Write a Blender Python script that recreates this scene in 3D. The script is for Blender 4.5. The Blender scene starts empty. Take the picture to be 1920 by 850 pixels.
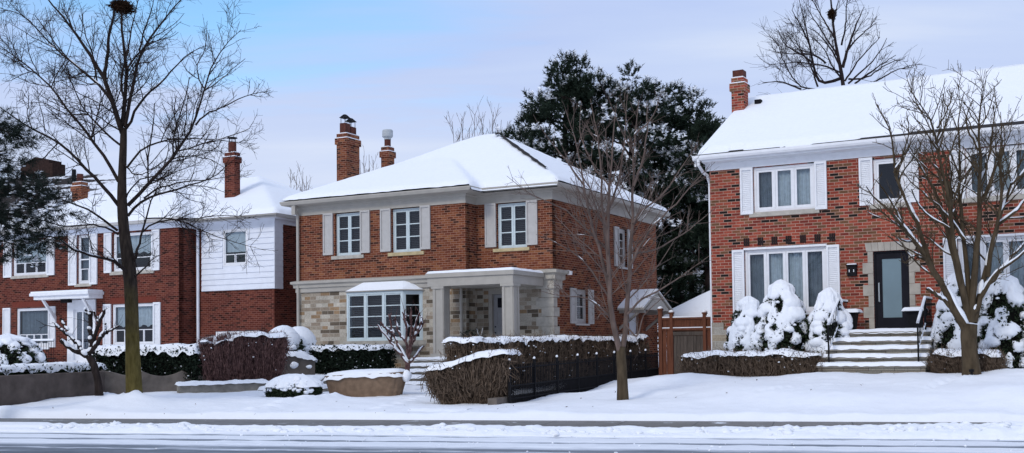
import bpy, math, random
import numpy as np
from mathutils import Matrix, Vector
R_ = math.radians
rng = np.random.default_rng(7)
SC = bpy.context.scene
COL = SC.collection

# ------------------------------------------------------------------ camera model
F_PX, PITCH, ROLL, CYP, EYE = 2163.4, R_(2.2206), R_(-0.6607), 573.2, 1.6
def ray(px, py):
    xx = (px-960)/F_PX; z2 = -(py-CYP)/F_PX
    c, s = math.cos(ROLL), math.sin(ROLL); x = c*xx-s*z2; zz = s*xx+c*z2
    c, s = math.cos(PITCH), math.sin(PITCH)
    return np.array([x, c-s*zz, s+c*zz])
def P(px, py, Y):
    r = ray(px, py); return r/r[1]*Y+np.array([0, 0, EYE])

cam = bpy.data.cameras.new('camera'); co = bpy.data.objects.new('camera', cam); COL.objects.link(co)
cam.sensor_width = 36; cam.lens = 36*F_PX/1920; cam.shift_y = (CYP-425)/1920; cam.clip_end = 3000
cr, sr, cp_, sp_ = math.cos(ROLL), math.sin(ROLL), math.cos(PITCH), math.sin(PITCH)
rt = Vector((cr, -sp_*sr, cp_*sr)); up = Vector((-sr, -sp_*cr, cp_*cr)); fw = Vector((0, cp_, sp_))
co.matrix_world = Matrix(((rt.x, up.x, -fw.x, 0), (rt.y, up.y, -fw.y, 0), (rt.z, up.z, -fw.z, EYE), (0, 0, 0, 1)))
SC.camera = co

# ------------------------------------------------------------------ noise
def _h(i, j, k, s):
    n = (i*374761393+j*668265263+k*1274126177+s*974634777) & 0xffffffff
    n = ((n ^ (n >> 13))*1103515245) & 0xffffffff
    n = ((n ^ (n >> 16))*2246822519) & 0xffffffff
    return ((n ^ (n >> 15)) & 0xffffff)/float(0xffffff)
def vn(p, s=0):
    p = np.asarray(p, float); f = np.floor(p); i = f.astype(np.int64); t = p-f; t = t*t*(3-2*t)
    o = 0
    for a in (0, 1):
        for b in (0, 1):
            for c in (0, 1):
                w = (t[..., 0] if a else 1-t[..., 0])*(t[..., 1] if b else 1-t[..., 1])*(t[..., 2] if c else 1-t[..., 2])
                o = o+w*_h(i[..., 0]+a, i[..., 1]+b, i[..., 2]+c, s)
    return o*2-1
def fbm(p, s=0, oct=3):
    o = 0; a = 1.
    for k in range(oct):
        o = o+a*vn(np.asarray(p)*2**k, s+k*17); a *= .5
    return o/1.75
def xyz(x, y, z=0): return np.stack(np.broadcast_arrays(x, y, z), -1).astype(float)

# ------------------------------------------------------------------ mesh builder
class MB:
    def __init__(s): s.v = []; s.f = []; s.n = 0
    def add(s, v, f):
        v = np.asarray(v, float).reshape(-1, 3); f = np.asarray(f, int)
        s.v.append(v); s.f.append(f+s.n); s.n += len(v); return s
    def box(s, x0, x1, y0, y1, z0, z1):
        v = [(x0, y0, z0), (x1, y0, z0), (x1, y1, z0), (x0, y1, z0), (x0, y0, z1), (x1, y0, z1), (x1, y1, z1), (x0, y1, z1)]
        return s.add(v, [(0, 3, 2, 1), (4, 5, 6, 7), (0, 1, 5, 4), (1, 2, 6, 5), (2, 3, 7, 6), (3, 0, 4, 7)])
    def hexa(s, v): return s.add(v, [(0, 3, 2, 1), (4, 5, 6, 7), (0, 1, 5, 4), (1, 2, 6, 5), (2, 3, 7, 6), (3, 0, 4, 7)])
    def prism(s, pts, d):      # pts: planar polygon (n,3), d: extrusion vector
        pts = np.asarray(pts, float); n = len(pts); d = np.asarray(d, float)
        v = np.vstack([pts, pts+d]); b = s.n; s.v.append(v); s.n += 2*n
        s.f.append([list(range(b, b+n))]); s.f.append([list(range(b+2*n-1, b+n-1, -1))])
        s.f.append(np.array([(b+i, b+n+i, b+n+(i+1) % n, b+(i+1) % n) for i in range(n)])); return s
    def grid(s, V, flip=False, mask=None):
        n, m = V.shape[:2]; i = np.arange(n-1)[:, None]*m+np.arange(m-1)[None]; i = i.ravel()
        if mask is not None: q = mask.ravel(); i = i[q[i] | q[i+1] | q[i+m] | q[i+m+1]]
        f = np.stack([i, i+m, i+m+1, i+1], 1)
        return s.add(V.reshape(-1, 3), f[:, ::-1] if flip else f)
    def tubes(s, paths, rad, sides=5, cap=False):
        paths = np.asarray(paths, float); rad = np.asarray(rad, float)
        if paths.ndim == 2: paths = paths[None]; rad = rad[None]
        if not len(paths): return s
        n, m = paths.shape[:2]
        t = np.gradient(paths, axis=1); t /= np.linalg.norm(t, axis=2, keepdims=True)+1e-9
        d = paths[:, -1]-paths[:, 0]; ref = np.where(np.abs(d[:, 2:3]) > .7*np.linalg.norm(d, axis=1, keepdims=True), [[1., .13, 0]], [[0, .11, 1.]])
        a = np.cross(t, ref[:, None]); a /= np.linalg.norm(a, axis=2, keepdims=True)+1e-9; b = np.cross(t, a)
        th = np.arange(sides)*2*np.pi/sides
        V = paths[:, :, None]+rad[:, :, None, None]*(np.cos(th)[None, None, :, None]*a[:, :, None]+np.sin(th)[None, None, :, None]*b[:, :, None])
        base = (np.arange(n)*m*sides)[:, None, None]; k = np.arange(sides)
        r0 = base+(np.arange(m-1)*sides)[None, :, None]
        f = np.stack([r0+k, r0+(k+1) % sides, r0+sides+(k+1) % sides, r0+sides+k], -1).reshape(-1, 4)
        b0 = s.n; s.add(V, f)
        if cap:
            for q in range(n):
                o = b0+q*m*sides
                s.f.append([list(range(o, o+sides))]); s.f.append([list(range(o+(m-1)*sides+sides-1, o+(m-1)*sides-1, -1))])
        return s
    def tube(s, pts, r, sides=8, cap=True):
        pts = np.asarray(pts, float); r = np.full(len(pts), r) if np.isscalar(r) else np.asarray(r)
        return s.tubes(pts[None], r[None], sides, cap)
    def lathe(s, prof, c=(0, 0, 0), n=16):
        prof = np.asarray(prof, float); th = np.arange(n+1)*2*np.pi/n
        V = xyz(prof[:, :1]*np.cos(th)+c[0], prof[:, :1]*np.sin(th)+c[1], prof[:, 1:]+c[2]); return s.grid(V, True)
    def quads(s, P4):
        P4 = np.asarray(P4); n = len(P4); return s.add(P4.reshape(-1, 3), np.arange(4*n).reshape(-1, 4))
    def tris(s, P3):
        P3 = np.asarray(P3); n = len(P3); return s.add(P3.reshape(-1, 3), np.arange(3*n).reshape(-1, 3))
    def build(s, name, mat, parent=None, smooth=False, auto=False):
        me = bpy.data.meshes.new(name); v = np.concatenate(s.v) if s.v else np.zeros((0, 3))
        me.vertices.add(len(v)); me.vertices.foreach_set('co', v.ravel())
        tot = []; idx = []
        for f in s.f:
            f = np.asarray(f); tot.append(np.full(len(f), f.shape[1])); idx.append(f.ravel())
        tot = np.concatenate(tot); idx = np.concatenate(idx)
        me.loops.add(len(idx)); me.loops.foreach_set('vertex_index', idx.astype(np.int32))
        me.polygons.add(len(tot)); st = np.concatenate([[0], np.cumsum(tot)[:-1]])
        me.polygons.foreach_set('loop_start', st.astype(np.int32)); me.polygons.foreach_set('loop_total', tot.astype(np.int32))
        me.polygons.foreach_set('use_smooth', np.full(len(tot), bool(smooth)))
        me.update(calc_edges=True); me.validate()
        me.materials.append(mat)
        o = bpy.data.objects.new(name, me); COL.objects.link(o)
        if name == 'snow': o['kind'] = 'stuff'
        if parent: o.parent = parent
        return o

def empty(name, label, cat, loc=(0, 0, 0), rz=0, group=None):
    o = bpy.data.objects.new(name, None); COL.objects.link(o); o.location = loc; o.rotation_euler = (0, 0, rz)
    return tag(o, label, cat, group)
def tag(o, label, cat, group=None, kind=None):
    o['label'] = label; o['category'] = cat
    if group: o['group'] = group
    if kind: o['kind'] = kind
    return o

# ------------------------------------------------------------------ materials
class NT:
    def __init__(s, name):
        s.m = bpy.data.materials.new(name); s.m.use_nodes = True; s.t = s.m.node_tree; s.t.nodes.clear()
        s.out = s.n('ShaderNodeOutputMaterial'); s.bsdf = s.n('ShaderNodeBsdfPrincipled'); s.l(s.bsdf.outputs[0], s.out.inputs[0])
        s.tc = s.n('ShaderNodeTexCoord')
    def n(s, ty, **k):
        o = s.t.nodes.new(ty)
        for a, b in k.items(): setattr(o, a, b)
        return o
    def l(s, a, b): s.t.links.new(a, b)
    def val(s, node, i, v): node.inputs[i].default_value = v
    def noise(s, scale, vec=None, det=3, rough=.55):
        o = s.n('ShaderNodeTexNoise'); s.val(o, 'Scale', scale); s.val(o, 'Detail', det); s.val(o, 'Roughness', rough)
        s.l(vec or s.tc.outputs['Object'], o.inputs['Vector']); return o.outputs['Fac']
    def ramp(s, fac, stops, const=False):
        r = s.n('ShaderNodeValToRGB'); r.color_ramp.interpolation = 'CONSTANT' if const else 'LINEAR'
        e = r.color_ramp.elements
        while len(e) < len(stops): e.new(.5)
        for q, (p, c) in zip(e, stops): q.position = p; q.color = (*c, 1) if len(c) == 3 else c
        s.l(fac, r.inputs[0]); return r.outputs[0]
    def mix(s, fac, a, b, bt='MIX'):
        o = s.n('ShaderNodeMix', data_type='RGBA', blend_type=bt)
        for sock, v in ((o.inputs[0], fac), (o.inputs[6], a), (o.inputs[7], b)):
            if isinstance(v, bpy.types.NodeSocket): s.l(v, sock)
            else: sock.default_value = v if isinstance(v, (int, float)) else (*v, 1)
        return o.outputs[2]
    def math(s, op, a, b=0., c=0.):
        o = s.n('ShaderNodeMath', operation=op)
        for k, v in enumerate((a, b, c)):
            if isinstance(v, bpy.types.NodeSocket): s.l(v, o.inputs[k])
            else: o.inputs[k].default_value = v
        return o.outputs[0]
    def xyzsep(s, sock):
        o = s.n('ShaderNodeSeparateXYZ'); s.l(sock, o.inputs[0]); return o.outputs
    def comb(s, x, y, z):
        o = s.n('ShaderNodeCombineXYZ')
        for k, v in enumerate((x, y, z)):
            if isinstance(v, bpy.types.NodeSocket): s.l(v, o.inputs[k])
            else: o.inputs[k].default_value = v
        return o.outputs[0]
    def bump(s, h, st=.3, d=.02):
        o = s.n('ShaderNodeBump'); s.val(o, 'Strength', st); s.val(o, 'Distance', d); s.l(h, o.inputs['Height']); s.l(o.outputs[0], s.bsdf.inputs['Normal'])
    def col(s, c):
        if isinstance(c, bpy.types.NodeSocket): s.l(c, s.bsdf.inputs['Base Color'])
        else: s.bsdf.inputs['Base Color'].default_value = (*c, 1)
    def rough(s, r, spec=None):
        s.bsdf.inputs['Roughness'].default_value = r
        if spec is not None: s.bsdf.inputs['Specular IOR Level'].default_value = spec

def plain(name, c, var=.12, scale=6, rough=.6, spec=.3, c2=None, bump=0, stretch=None):
    t = NT(name); vec = None
    if stretch:
        mp = t.n('ShaderNodeMapping'); mp.inputs['Scale'].default_value = stretch; t.l(t.tc.outputs['Object'], mp.inputs[0]); vec = mp.outputs[0]
    n = t.noise(scale, vec, 4)
    lo = tuple(x*(1-var) for x in c) if c2 is None else c2
    t.col(t.ramp(n, [(.3, lo), (.7, tuple(min(1, x*(1+var)) for x in c))])); t.rough(rough, spec)
    if bump: t.bump(t.noise(scale*4, vec, 4), bump, .01)
    return t.m

def snow_mat(name, c=(.86, .885, .93), sc=9., st=.35):
    t = NT(name); n = t.noise(sc, None, 5, .6)
    t.col(t.ramp(n, [(.2, tuple(x*.96 for x in c)), (.8, tuple(min(1, x*1.02) for x in c))])); t.rough(.7, .15)
    t.bump(t.math('ADD', n, t.math('MULTIPLY', t.noise(sc*6, None, 4, .7), .35)), st, .035); return t.m

def brick_mat(name, pal, mortar, bw=.225, rh=.077, mw=.011, stain=.25, sq=1., sqf=2, off=.5, grime=None):
    t = NT(name); x, y, z = t.xyzsep(t.tc.outputs['Object'])[:3]; nx, ny, nz = t.xyzsep(t.tc.outputs['Normal'])[:3]
    m = t.math('GREATER_THAN', t.math('ABSOLUTE', nx), t.math('ABSOLUTE', ny))
    h = t.math('ADD', t.math('MULTIPLY', m, t.math('SUBTRACT', y, x)), x)
    vec = t.comb(t.math('ADD', h, 40.03), t.math('ADD', z, .013), 0.)
    b = t.n('ShaderNodeTexBrick'); t.l(vec, b.inputs['Vector']); b.offset = off; b.squash = sq; b.squash_frequency = sqf
    for k, v in (('Color1', (0, 0, 0, 1)), ('Color2', (1, 1, 1, 1)), ('Mortar', (0, 0, 0, 1)), ('Scale', 1.), ('Mortar Size', mw*.5), ('Mortar Smooth', .15), ('Bias', 0.), ('Brick Width', bw), ('Row Height', rh)):
        b.inputs[k].default_value = v
    if not name.startswith(('stone', 'step')): pal = [(q, (r_*.95, g_*1.14, b_*1.12)) for q, (r_, g_, b_) in pal]
    c = t.ramp(b.outputs['Color'], pal, True)
    n1 = t.noise(1.1, None, 4); n2 = t.noise(30, None, 3)
    c = t.mix(.55, c, t.ramp(n2, [(.25, (.45, .45, .45)), (.75, (1.35, 1.35, 1.35))]), 'MULTIPLY')
    mo = t.mix(.4, mortar, t.ramp(t.noise(3., None, 4), [(.3, (.55, .55, .55)), (.7, (1.2, 1.2, 1.2))]), 'MULTIPLY')
    c = t.mix(b.outputs['Fac'], c, mo)
    c = t.mix(stain, c, t.ramp(n1, [(.3, (.5, .5, .5)), (.7, (1.4, 1.4, 1.4))]), 'MULTIPLY')
    if grime: c = t.mix(t.ramp(t.noise(.9, None, 5, .65), [(.58, (0, 0, 0)), (.72, (.35, .35, .35))]), c, grime)
    t.col(c); t.rough(.9, .04); t.bump(t.math('SUBTRACT', 1., b.outputs['Fac']), .5, .008); return t.m

SNOW = snow_mat('snow'); SNOWG = snow_mat('snow_ground', (.85, .875, .925), 3.2, .5)
SNOWT = snow_mat('snow_twig', (.84, .87, .92), 20, .2)
BR_C = brick_mat('brick_orange', [(0, (.06, .02, .014)), (.16, (.135, .034, .019)), (.34, (.19, .050, .026)), (.56, (.23, .067, .033)), (.76, (.155, .037, .022)), (.9, (.265, .088, .042))], (.36, .20, .145), mw=.0142, grime=(.27, .135, .10))
BR_L = brick_mat('brick_deep_red', [(0, (.045, .014, .011)), (.2, (.10, .023, .017)), (.45, (.132, .031, .021)), (.7, (.162, .040, .026)), (.9, (.115, .026, .019))], (.25, .115, .092), mw=.0138, grime=(.075, .018, .016))
BR_R = brick_mat('brick_mixed', [(0, (.024, .017, .016)), (.12, (.165, .07, .04)), (.30, (.285, .05, .034)), (.56, (.35, .07, .045)), (.8, (.225, .078, .044)), (.9, (.19, .035, .027))], (.46, .29, .225), bw=.245, rh=.083, mw=.015)
STONE = brick_mat('stone_ashlar', [(0, (.13, .105, .08)), (.12, (.33, .28, .22)), (.3, (.45, .41, .345)), (.5, (.285, .23, .175)), (.62, (.50, .455, .385)), (.78, (.385, .33, .265)), (.9, (.30, .205, .125))], (.46, .42, .36), bw=.42, rh=.135, mw=.013, sq=.62, sqf=2, off=.37, stain=.4)
STONE_R = brick_mat('stone_grey_tan', [(0, (.34, .30, .25)), (.3, (.40, .37, .32)), (.6, (.31, .28, .23)), (.85, (.37, .31, .23))], (.46, .43, .38), bw=.5, rh=.2, mw=.016, sq=.7, off=.41)
WHITE = plain('white_paint', (.78, .79, .82), .05, 5, .45, .4)
WHITE2 = plain('white_siding', (.74, .77, .84), .05, 3, .5, .4)
BEIGE = plain('beige_trim', (.40, .375, .335), .08, 3, .55, .3)
BEIGE2 = plain('beige_shutter', (.47, .455, .44), .06, 5, .55, .3)
BLUEW = plain('pale_blue_paint', (.58, .665, .69), .05, 5, .45, .4)
LIME = plain('limestone', (.44, .41, .36), .18, 5, .85, .2, bump=.3)
LIMEY = plain('limestone_yellow', (.47, .38, .22), .2, 6, .85, .2, bump=.3)
BLACKM = plain('black_metal', (.008, .008, .01), .3, 8, .75, .15)
DOORB = plain('black_door', (.008, .008, .013), .2, 6, .5, .12)
GREYM = plain('galvanised', (.38, .41, .43), .15, 8, .4, .5)
SHING = plain('dark_shingle', (.03, .028, .028), .35, 12, .9, .2)
DARK = plain('interior', (.05, .05, .055), .1, 2, .9, .1)
BLIND = plain('blind', (.07, .073, .08), .1, 5, .6, .3)
CURT = plain('curtain_sheer', (.62, .68, .72), .12, 9, .9, .1)
CURTG = plain('curtain_grey', (.21, .25, .29), .15, 6, .9, .1)
CONC = plain('old_concrete', (.135, .115, .10), .3, 3, .9, .2, bump=.5)
CONCB = plain('concrete_brown', (.10, .08, .07), .35, 2.2, .9, .2, bump=.5)
BARK = plain('bark_dark', (.028, .021, .019), .45, 12, .95, .1, bump=.6, stretch=(1, 1, .25))
BARKR = plain('bark_reddish', (.135, .098, .084), .3, 10, .9, .15, bump=.4, stretch=(1, 1, .3))
BARKO = plain('bark_olive', (.07, .052, .033), .4, 9, .95, .1, bump=.7, stretch=(1, 1, .3))
BARKB = plain('bark_far', (.03, .022, .022), .3, 8, .95, .1)
TWIGB = plain('twig_brown', (.135, .098, .072), .5, 9, .9, .05, c2=(.04, .028, .02))
TWIGP = plain('twig_purple', (.135, .078, .072), .5, 9, .9, .05, c2=(.032, .016, .017))
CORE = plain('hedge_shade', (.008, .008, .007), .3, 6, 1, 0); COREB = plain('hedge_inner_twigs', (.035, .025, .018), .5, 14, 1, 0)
EVER = plain('evergreen_leaf', (.012, .02, .012), .5, 10, .8, .15)
YEW = plain('yew_leaf', (.019, .030, .014), .5, 10, .8, .15)
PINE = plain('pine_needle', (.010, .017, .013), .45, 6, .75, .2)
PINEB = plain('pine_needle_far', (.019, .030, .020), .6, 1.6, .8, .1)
BURLAP = plain('burlap', (.205, .14, .095), .22, 7, .95, .1, bump=.5)
WOODF = plain('cedar_red', (.135, .05, .028), .35, 4, .8, .2, bump=.4, stretch=(6, 6, .5))
WOODG = plain('cedar_grey', (.085, .07, .06), .35, 4, .85, .2, bump=.4, stretch=(6, 6, .5))
NEST = plain('nest_twigs', (.03, .016, .01), .5, 20, 1, .05)
RUST = plain('flue_clay', (.09, .03, .022), .3, 8, .8, .2)
STEP = plain('step_stone', (.24, .22, .19), .3, 5, .9, .2, bump=.5)
BROWNW = plain('brown_brick_far', (.09, .045, .03), .25, 8, .9, .1)

def bark_big():
    t = NT('bark_mossy_base'); x, y, z = t.xyzsep(t.tc.outputs['Object'])[:3]
    mp = t.n('ShaderNodeMapping'); mp.inputs['Scale'].default_value = (1, 1, .22); t.l(t.tc.outputs['Object'], mp.inputs[0])
    n = t.noise(16, mp.outputs[0], 5); n2 = t.noise(2.3, None, 4)
    c = t.ramp(n, [(.3, (.02, .015, .013)), (.7, (.055, .042, .034))])
    k = t.math('SUBTRACT', 3.4, z); k = t.math('ADD', t.math('MULTIPLY', k, .42), t.math('MULTIPLY', t.math('SUBTRACT', n2, .5), 1.2))
    k = t.ramp(k, [(.15, (0, 0, 0)), (1, (.8, .8, .8))])
    c = t.mix(k, c, t.ramp(n, [(.3, (.07, .055, .015)), (.7, (.15, .12, .035))])); t.col(c); t.rough(.95, .1); t.bump(n, .7, .02); return t.m
BARKM = bark_big()

def glass_mat(name, tint=(.7, .75, .78), refl=.08):
    t = NT(name); g = t.n('ShaderNodeBsdfGlossy'); g.inputs['Roughness'].default_value = .03; g.inputs['Color'].default_value = (.9, .93, 1, 1)
    tr = t.n('ShaderNodeBsdfTransparent'); tr.inputs[0].default_value = (*tint, 1)
    lw = t.n('ShaderNodeLayerWeight'); lw.inputs[0].default_value = .25
    f = t.math('ADD', t.math('MULTIPLY', lw.outputs['Fresnel'], .9), refl*.35)
    n = t.noise(.8); b = t.n('ShaderNodeBump'); b.inputs['Strength'].default_value = .05; t.l(n, b.inputs['Height']); t.l(b.outputs[0], g.inputs['Normal'])
    mx = t.n('ShaderNodeMixShader'); t.l(f, mx.inputs[0]); t.l(tr.outputs[0], mx.inputs[1]); t.l(g.outputs[0], mx.inputs[2]); t.l(mx.outputs[0], t.out.inputs[0]); return t.m
GLASS = glass_mat('window_glass'); FROST = plain('frosted_glass', (.17, .24, .275), .08, 1.5, .4, .25)

# ------------------------------------------------------------------ generic shape helpers
def ico(sub=2):
    import bmesh
    bm = bmesh.new(); bmesh.ops.create_icosphere(bm, subdivisions=sub, radius=1)
    v = np.array([q.co[:] for q in bm.verts]); f = np.array([[q.index for q in p.verts] for p in bm.faces]); bm.free(); return v, f
ICO = {k: ico(k) for k in (1, 2, 3)}
def blobs(mb, c, sc, sub=2, amp=.25, freq=1.6, seed=0):
    v, f = ICO[sub]; c = np.asarray(c, float).reshape(-1, 3); sc = np.asarray(sc, float)
    if sc.ndim == 1: sc = np.repeat(sc[:, None], 3, 1)
    V = v[None]*np.ones((len(c), 1, 1))
    nz = vn(V*freq+np.arange(len(c))[:, None, None]*7.31+.5, seed)[..., None]
    V = V*(1+amp*nz)*sc[:, None]+c[:, None]
    mb.add(V, (f[None]+(np.arange(len(c))*len(v))[:, None, None]).reshape(-1, 3)); return mb
def rand_dirs(n):
    d = rng.normal(size=(n, 3)); return d/np.linalg.norm(d, axis=1, keepdims=True)
def leaves(mb, c, size, n_bias=None):
    n = len(c); a = rand_dirs(n)
    if n_bias is not None: a = a+n_bias; a /= np.linalg.norm(a, axis=1, keepdims=True)
    b = np.cross(a, rand_dirs(n)); b /= np.linalg.norm(b, axis=1, keepdims=True)+1e-9; d = np.cross(a, b)
    s = (size*rng.uniform(.6, 1.4, n))[:, None]
    mb.quads(np.stack([c-b*s, c-d*s*.45, c+b*s, c+d*s*.45], 1)); return mb
def tufts(mb, c, axis, L=.3, nn=22, w=.012, spread=.75):
    """bottle-brush pine shoots: thin needles round an axis"""
    n = len(c); k = n*nn; C = np.repeat(c, nn, 0); A = np.repeat(axis, nn, 0); u = rng.uniform(-.1, .9, (k, 1))
    p = np.cross(A, rand_dirs(k)); p /= np.linalg.norm(p, axis=1, keepdims=True)+1e-9
    d = A*rng.uniform(.35, 1.0, (k, 1))+p*spread; d /= np.linalg.norm(d, axis=1, keepdims=True)
    q = np.cross(d, rand_dirs(k)); q /= np.linalg.norm(q, axis=1, keepdims=True)+1e-9
    LL = L*rng.uniform(.7, 1.15, (k, 1)) if np.isscalar(L) else np.repeat(L, nn)[:, None]*rng.uniform(.7, 1.15, (k, 1))
    b = C+A*u*LL*1.0
    mb.tris(np.stack([b-q*w, b+q*w, b+d*LL*.6], 1)); return mb
def resample(pts, m):
    pts = np.asarray(pts, float); d = np.r_[0, np.cumsum(np.linalg.norm(np.diff(pts, axis=0), axis=1))]
    # smooth with Catmull-like cubic on dense samples
    t = np.linspace(0, d[-1], m); out = np.stack([np.interp(t, d, pts[:, k]) for k in range(3)], 1)
    for _ in range(2):
        o = out.copy(); o[1:-1] = .25*out[:-2]+.5*out[1:-1]+.25*out[2:]; out = o
    return out
def spawn(paths, rads, cnt, tmin=.2, tmax=1., ang=(30, 60), length=(.4, .8), rel=True, upb=.2, wig=.25, trop=.05, m=4, rr=.012, rmin=.004, taper=.45, rcap=.7):
    N, M = paths.shape[:2]; cnt = np.full(N, cnt) if np.isscalar(cnt) else np.asarray(cnt)
    idx = np.repeat(np.arange(N), cnt); n = len(idx); t = rng.uniform(tmin, tmax, n); s = t*(M-1); i = np.minimum(s.astype(int), M-2); fr = (s-i)[:, None]
    p = paths[idx, i]*(1-fr)+paths[idx, i+1]*fr; d = paths[idx, i+1]-paths[idx, i]; d /= np.linalg.norm(d, axis=1, keepdims=True)+1e-9
    pr = rads[idx, i]*(1-fr[:, 0])+rads[idx, i+1]*fr[:, 0]
    pl = np.linalg.norm(np.diff(paths, axis=1), axis=2).sum(1)[idx]
    q = np.cross(d, rand_dirs(n)); q /= np.linalg.norm(q, axis=1, keepdims=True)+1e-9
    a = np.radians(rng.uniform(*ang, n))[:, None]; d = np.cos(a)*d+np.sin(a)*q; d[:, 2] += upb; d /= np.linalg.norm(d, axis=1, keepdims=True)
    L = rng.uniform(*length, n)
    if rel: L = L*pl*(1.15-.75*t)
    r0 = np.maximum(np.minimum(pr*rcap, L*rr+.002), rmin); out = np.zeros((n, m, 3)); out[:, 0] = p
    for k in range(1, m):
        d = d+wig*rand_dirs(n)*.6; d[:, 2] += trop; d /= np.linalg.norm(d, axis=1, keepdims=True); out[:, k] = out[:, k-1]+d*(L/(m-1))[:, None]
    rad = r0[:, None]*np.linspace(1, taper, m)[None]; return out, np.maximum(rad, rmin*.7)
def limb_snow(mb, paths, rads, rmin=.015, prob=.6, maxz=.72, k=.8, cont=True):
    N, M = paths.shape[:2]
    for q in range(N):
        on = np.zeros(M-1, bool)
        d = np.diff(paths[q], axis=0); L = np.linalg.norm(d, axis=1)+1e-9
        keep = (np.abs(d[:, 2]/L) < maxz) & (rads[q, :-1] > rmin) & (rng.random(M-1) < prob)
        i = 0
        while i < M-1:
            if keep[i]:
                j = i
                while j < M-1 and keep[j]: j += 1
                m = max(4, (j-i)*3+1); pp = resample(paths[q, i:j+1], m); rr = np.interp(np.linspace(0, 1, m), np.linspace(0, 1, j-i+1), rads[q, i:j+1])
                w = np.sin(np.linspace(.15, np.pi-.15, m))**.4; r = rr*k*w*(1+.35*vn(pp*9, 3))
                tg = np.gradient(pp, axis=0); tg /= np.linalg.norm(tg, axis=1, keepdims=True)+1e-9; of = np.array([0, 0, 1.])-tg[:, 2:3]*tg; of /= np.linalg.norm(of, axis=1, keepdims=True)+1e-6; of = of+np.array([0, -.35, 0]); pp = pp+of*(rr*.80)[:, None]; mb.tubes(pp[None], r[None], 6, True); i = j
            else: i += 1
    return mb
def sweep(mb, prof, path, closed=True, outward=1):
    """sweep a profile [(offset, z)] along a plan path, mitred at corners; outward = right of travel"""
    path = np.asarray(path, float); n = len(path); V = []
    for i in range(n):
        def nrm(a, b): d = b-a; d = d/np.linalg.norm(d); return np.array([d[1], -d[0]])*outward
        a = nrm(path[i-1], path[i]) if (closed or i > 0) else nrm(path[0], path[1])
        b = nrm(path[i], path[(i+1) % n]) if (closed or i < n-1) else a
        mm = (a+b)/(1+a@b); V.append([(path[i][0]+mm[0]*o, path[i][1]+mm[1]*o, z) for o, z in prof])
    if closed: V.append(V[0])
    V = np.array(V); V = np.concatenate([V, V[:, :1]], 1)
    mb.grid(V)
    if not closed:
        k = len(prof); b = mb.n-V.shape[0]*V.shape[1]; mb.f.append([list(range(b, b+k))]); e = b+(V.shape[0]-1)*V.shape[1]; mb.f.append([list(range(e+k-1, e-1, -1))])
    return mb

# ------------------------------------------------------------------ terrain
RA = R_(14.5); RS = np.array([math.cos(RA), -math.sin(RA)]); RT = np.array([math.sin(RA), math.cos(RA)])
CTRL = [P(*a) for a in [(252, 740, 29), (185, 740, 33), (0, 765, 28), (640, 746, 32), (762, 735, 33.5), (880, 758, 29), (955, 757, 28.5), (1240, 713, 39.5), (1168, 749, 27), (1822, 704, 27),
        (333, 735, 33), (500, 731, 34.5), (547, 745, 31.3), (1290, 699, 30.8), (1540, 698, 29.2), (1738, 698, 27.9), (1880, 690, 27.2), (1338, 702, 35), (1100, 735, 32.5), (1450, 720, 27), (1600, 730, 25.6), (1890, 720, 24.6), (420, 745, 30.5), (1250, 730, 29.5), (1400, 715, 29)]]
CTRL += [np.array([*(RS*s+RT*23.95), .22]) for s in np.arange(-34, 34, 2.)]
CTRL += [np.array([x, y, z]) for x, y, z in [(-20, 34, .7), (-20, 45, .9), (-8, 46, .9), (-3, 45, .9), (5, 46, .8), (10, 40, 1.), (16, 32, 1.0), (18, 26, .9), (-14, 50, .9), (0, 60, .9), (20, 50, 1), (-30, 60, 1), (-6, 40, .95), (-3, 38, .7), (9, 33, 1), (15, 29, 1), (-12, 38, .9)]]
CTRL = np.array(CTRL)
def gz(x, y):
    x = np.asarray(x, float); y = np.asarray(y, float); num = 0; den = 0
    for c in CTRL:
        w = 1/((x-c[0])**2+(y-c[1])**2+.6)**1.7; num = num+w*c[2]; den = den+w
    return num/den
def gz1(x, y): return float(gz(np.array([x]), np.array([y]))[0])
def snow_rel(x, y):
    p = xyz(x, y, 0); return .045*fbm(p*.55, 5, 3)+.026*fbm(p*1.9, 9, 3)+.013*fbm(p*6.5, 12, 2)

def axis_pts(lo, hi, step, far):
    a = np.arange(lo, hi+step, step); e = []; d = step; q = a[-1]
    while q < far: d *= 1.5; q += d; e.append(q)
    f = []; d = step; q = a[0]
    while q > -far: d *= 1.5; q -= d; f.append(q)
    return np.r_[f[::-1], a, e]
ss = axis_pts(-22, 19, .09, 900); tt = np.unique(np.r_[axis_pts(20.6, 32, .085, 900), np.arange(32, 46, .2)])
S, T = np.meshgrid(ss, tt, indexing='ij'); X = S*RS[0]+T*RT[0]; Y = S*RS[1]+T*RT[1]
near = (np.abs(S) < 70) & (np.abs(T-30) < 60)
Z = np.where(near, gz(np.clip(X, -40, 40), np.clip(Y, 10, 70)), .9)+snow_rel(X, Y)
# cut down to the street: lawn lip at t = 23.9
k = np.clip((T-23.86)/.3, 0, 1); k = k*k*(3-2*k); lip = .06+.03*fbm(xyz(S*1.3, 0*S, 0), 21, 3)
Z = np.where(T < 24.6, np.maximum(Z*k+(1-k)*(-.06), -.06)-(k*(1-k))*.0, Z)
# plough ridge and trodden tracks on the lawn
Z = Z+np.where((T > 23.9) & (T < 26), .10*np.exp(-((T-24.35)/.25)**2)*np.clip(fbm(xyz(S*.9, T*.9, 0), 31, 3)+.15, 0, 1), 0)
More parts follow.
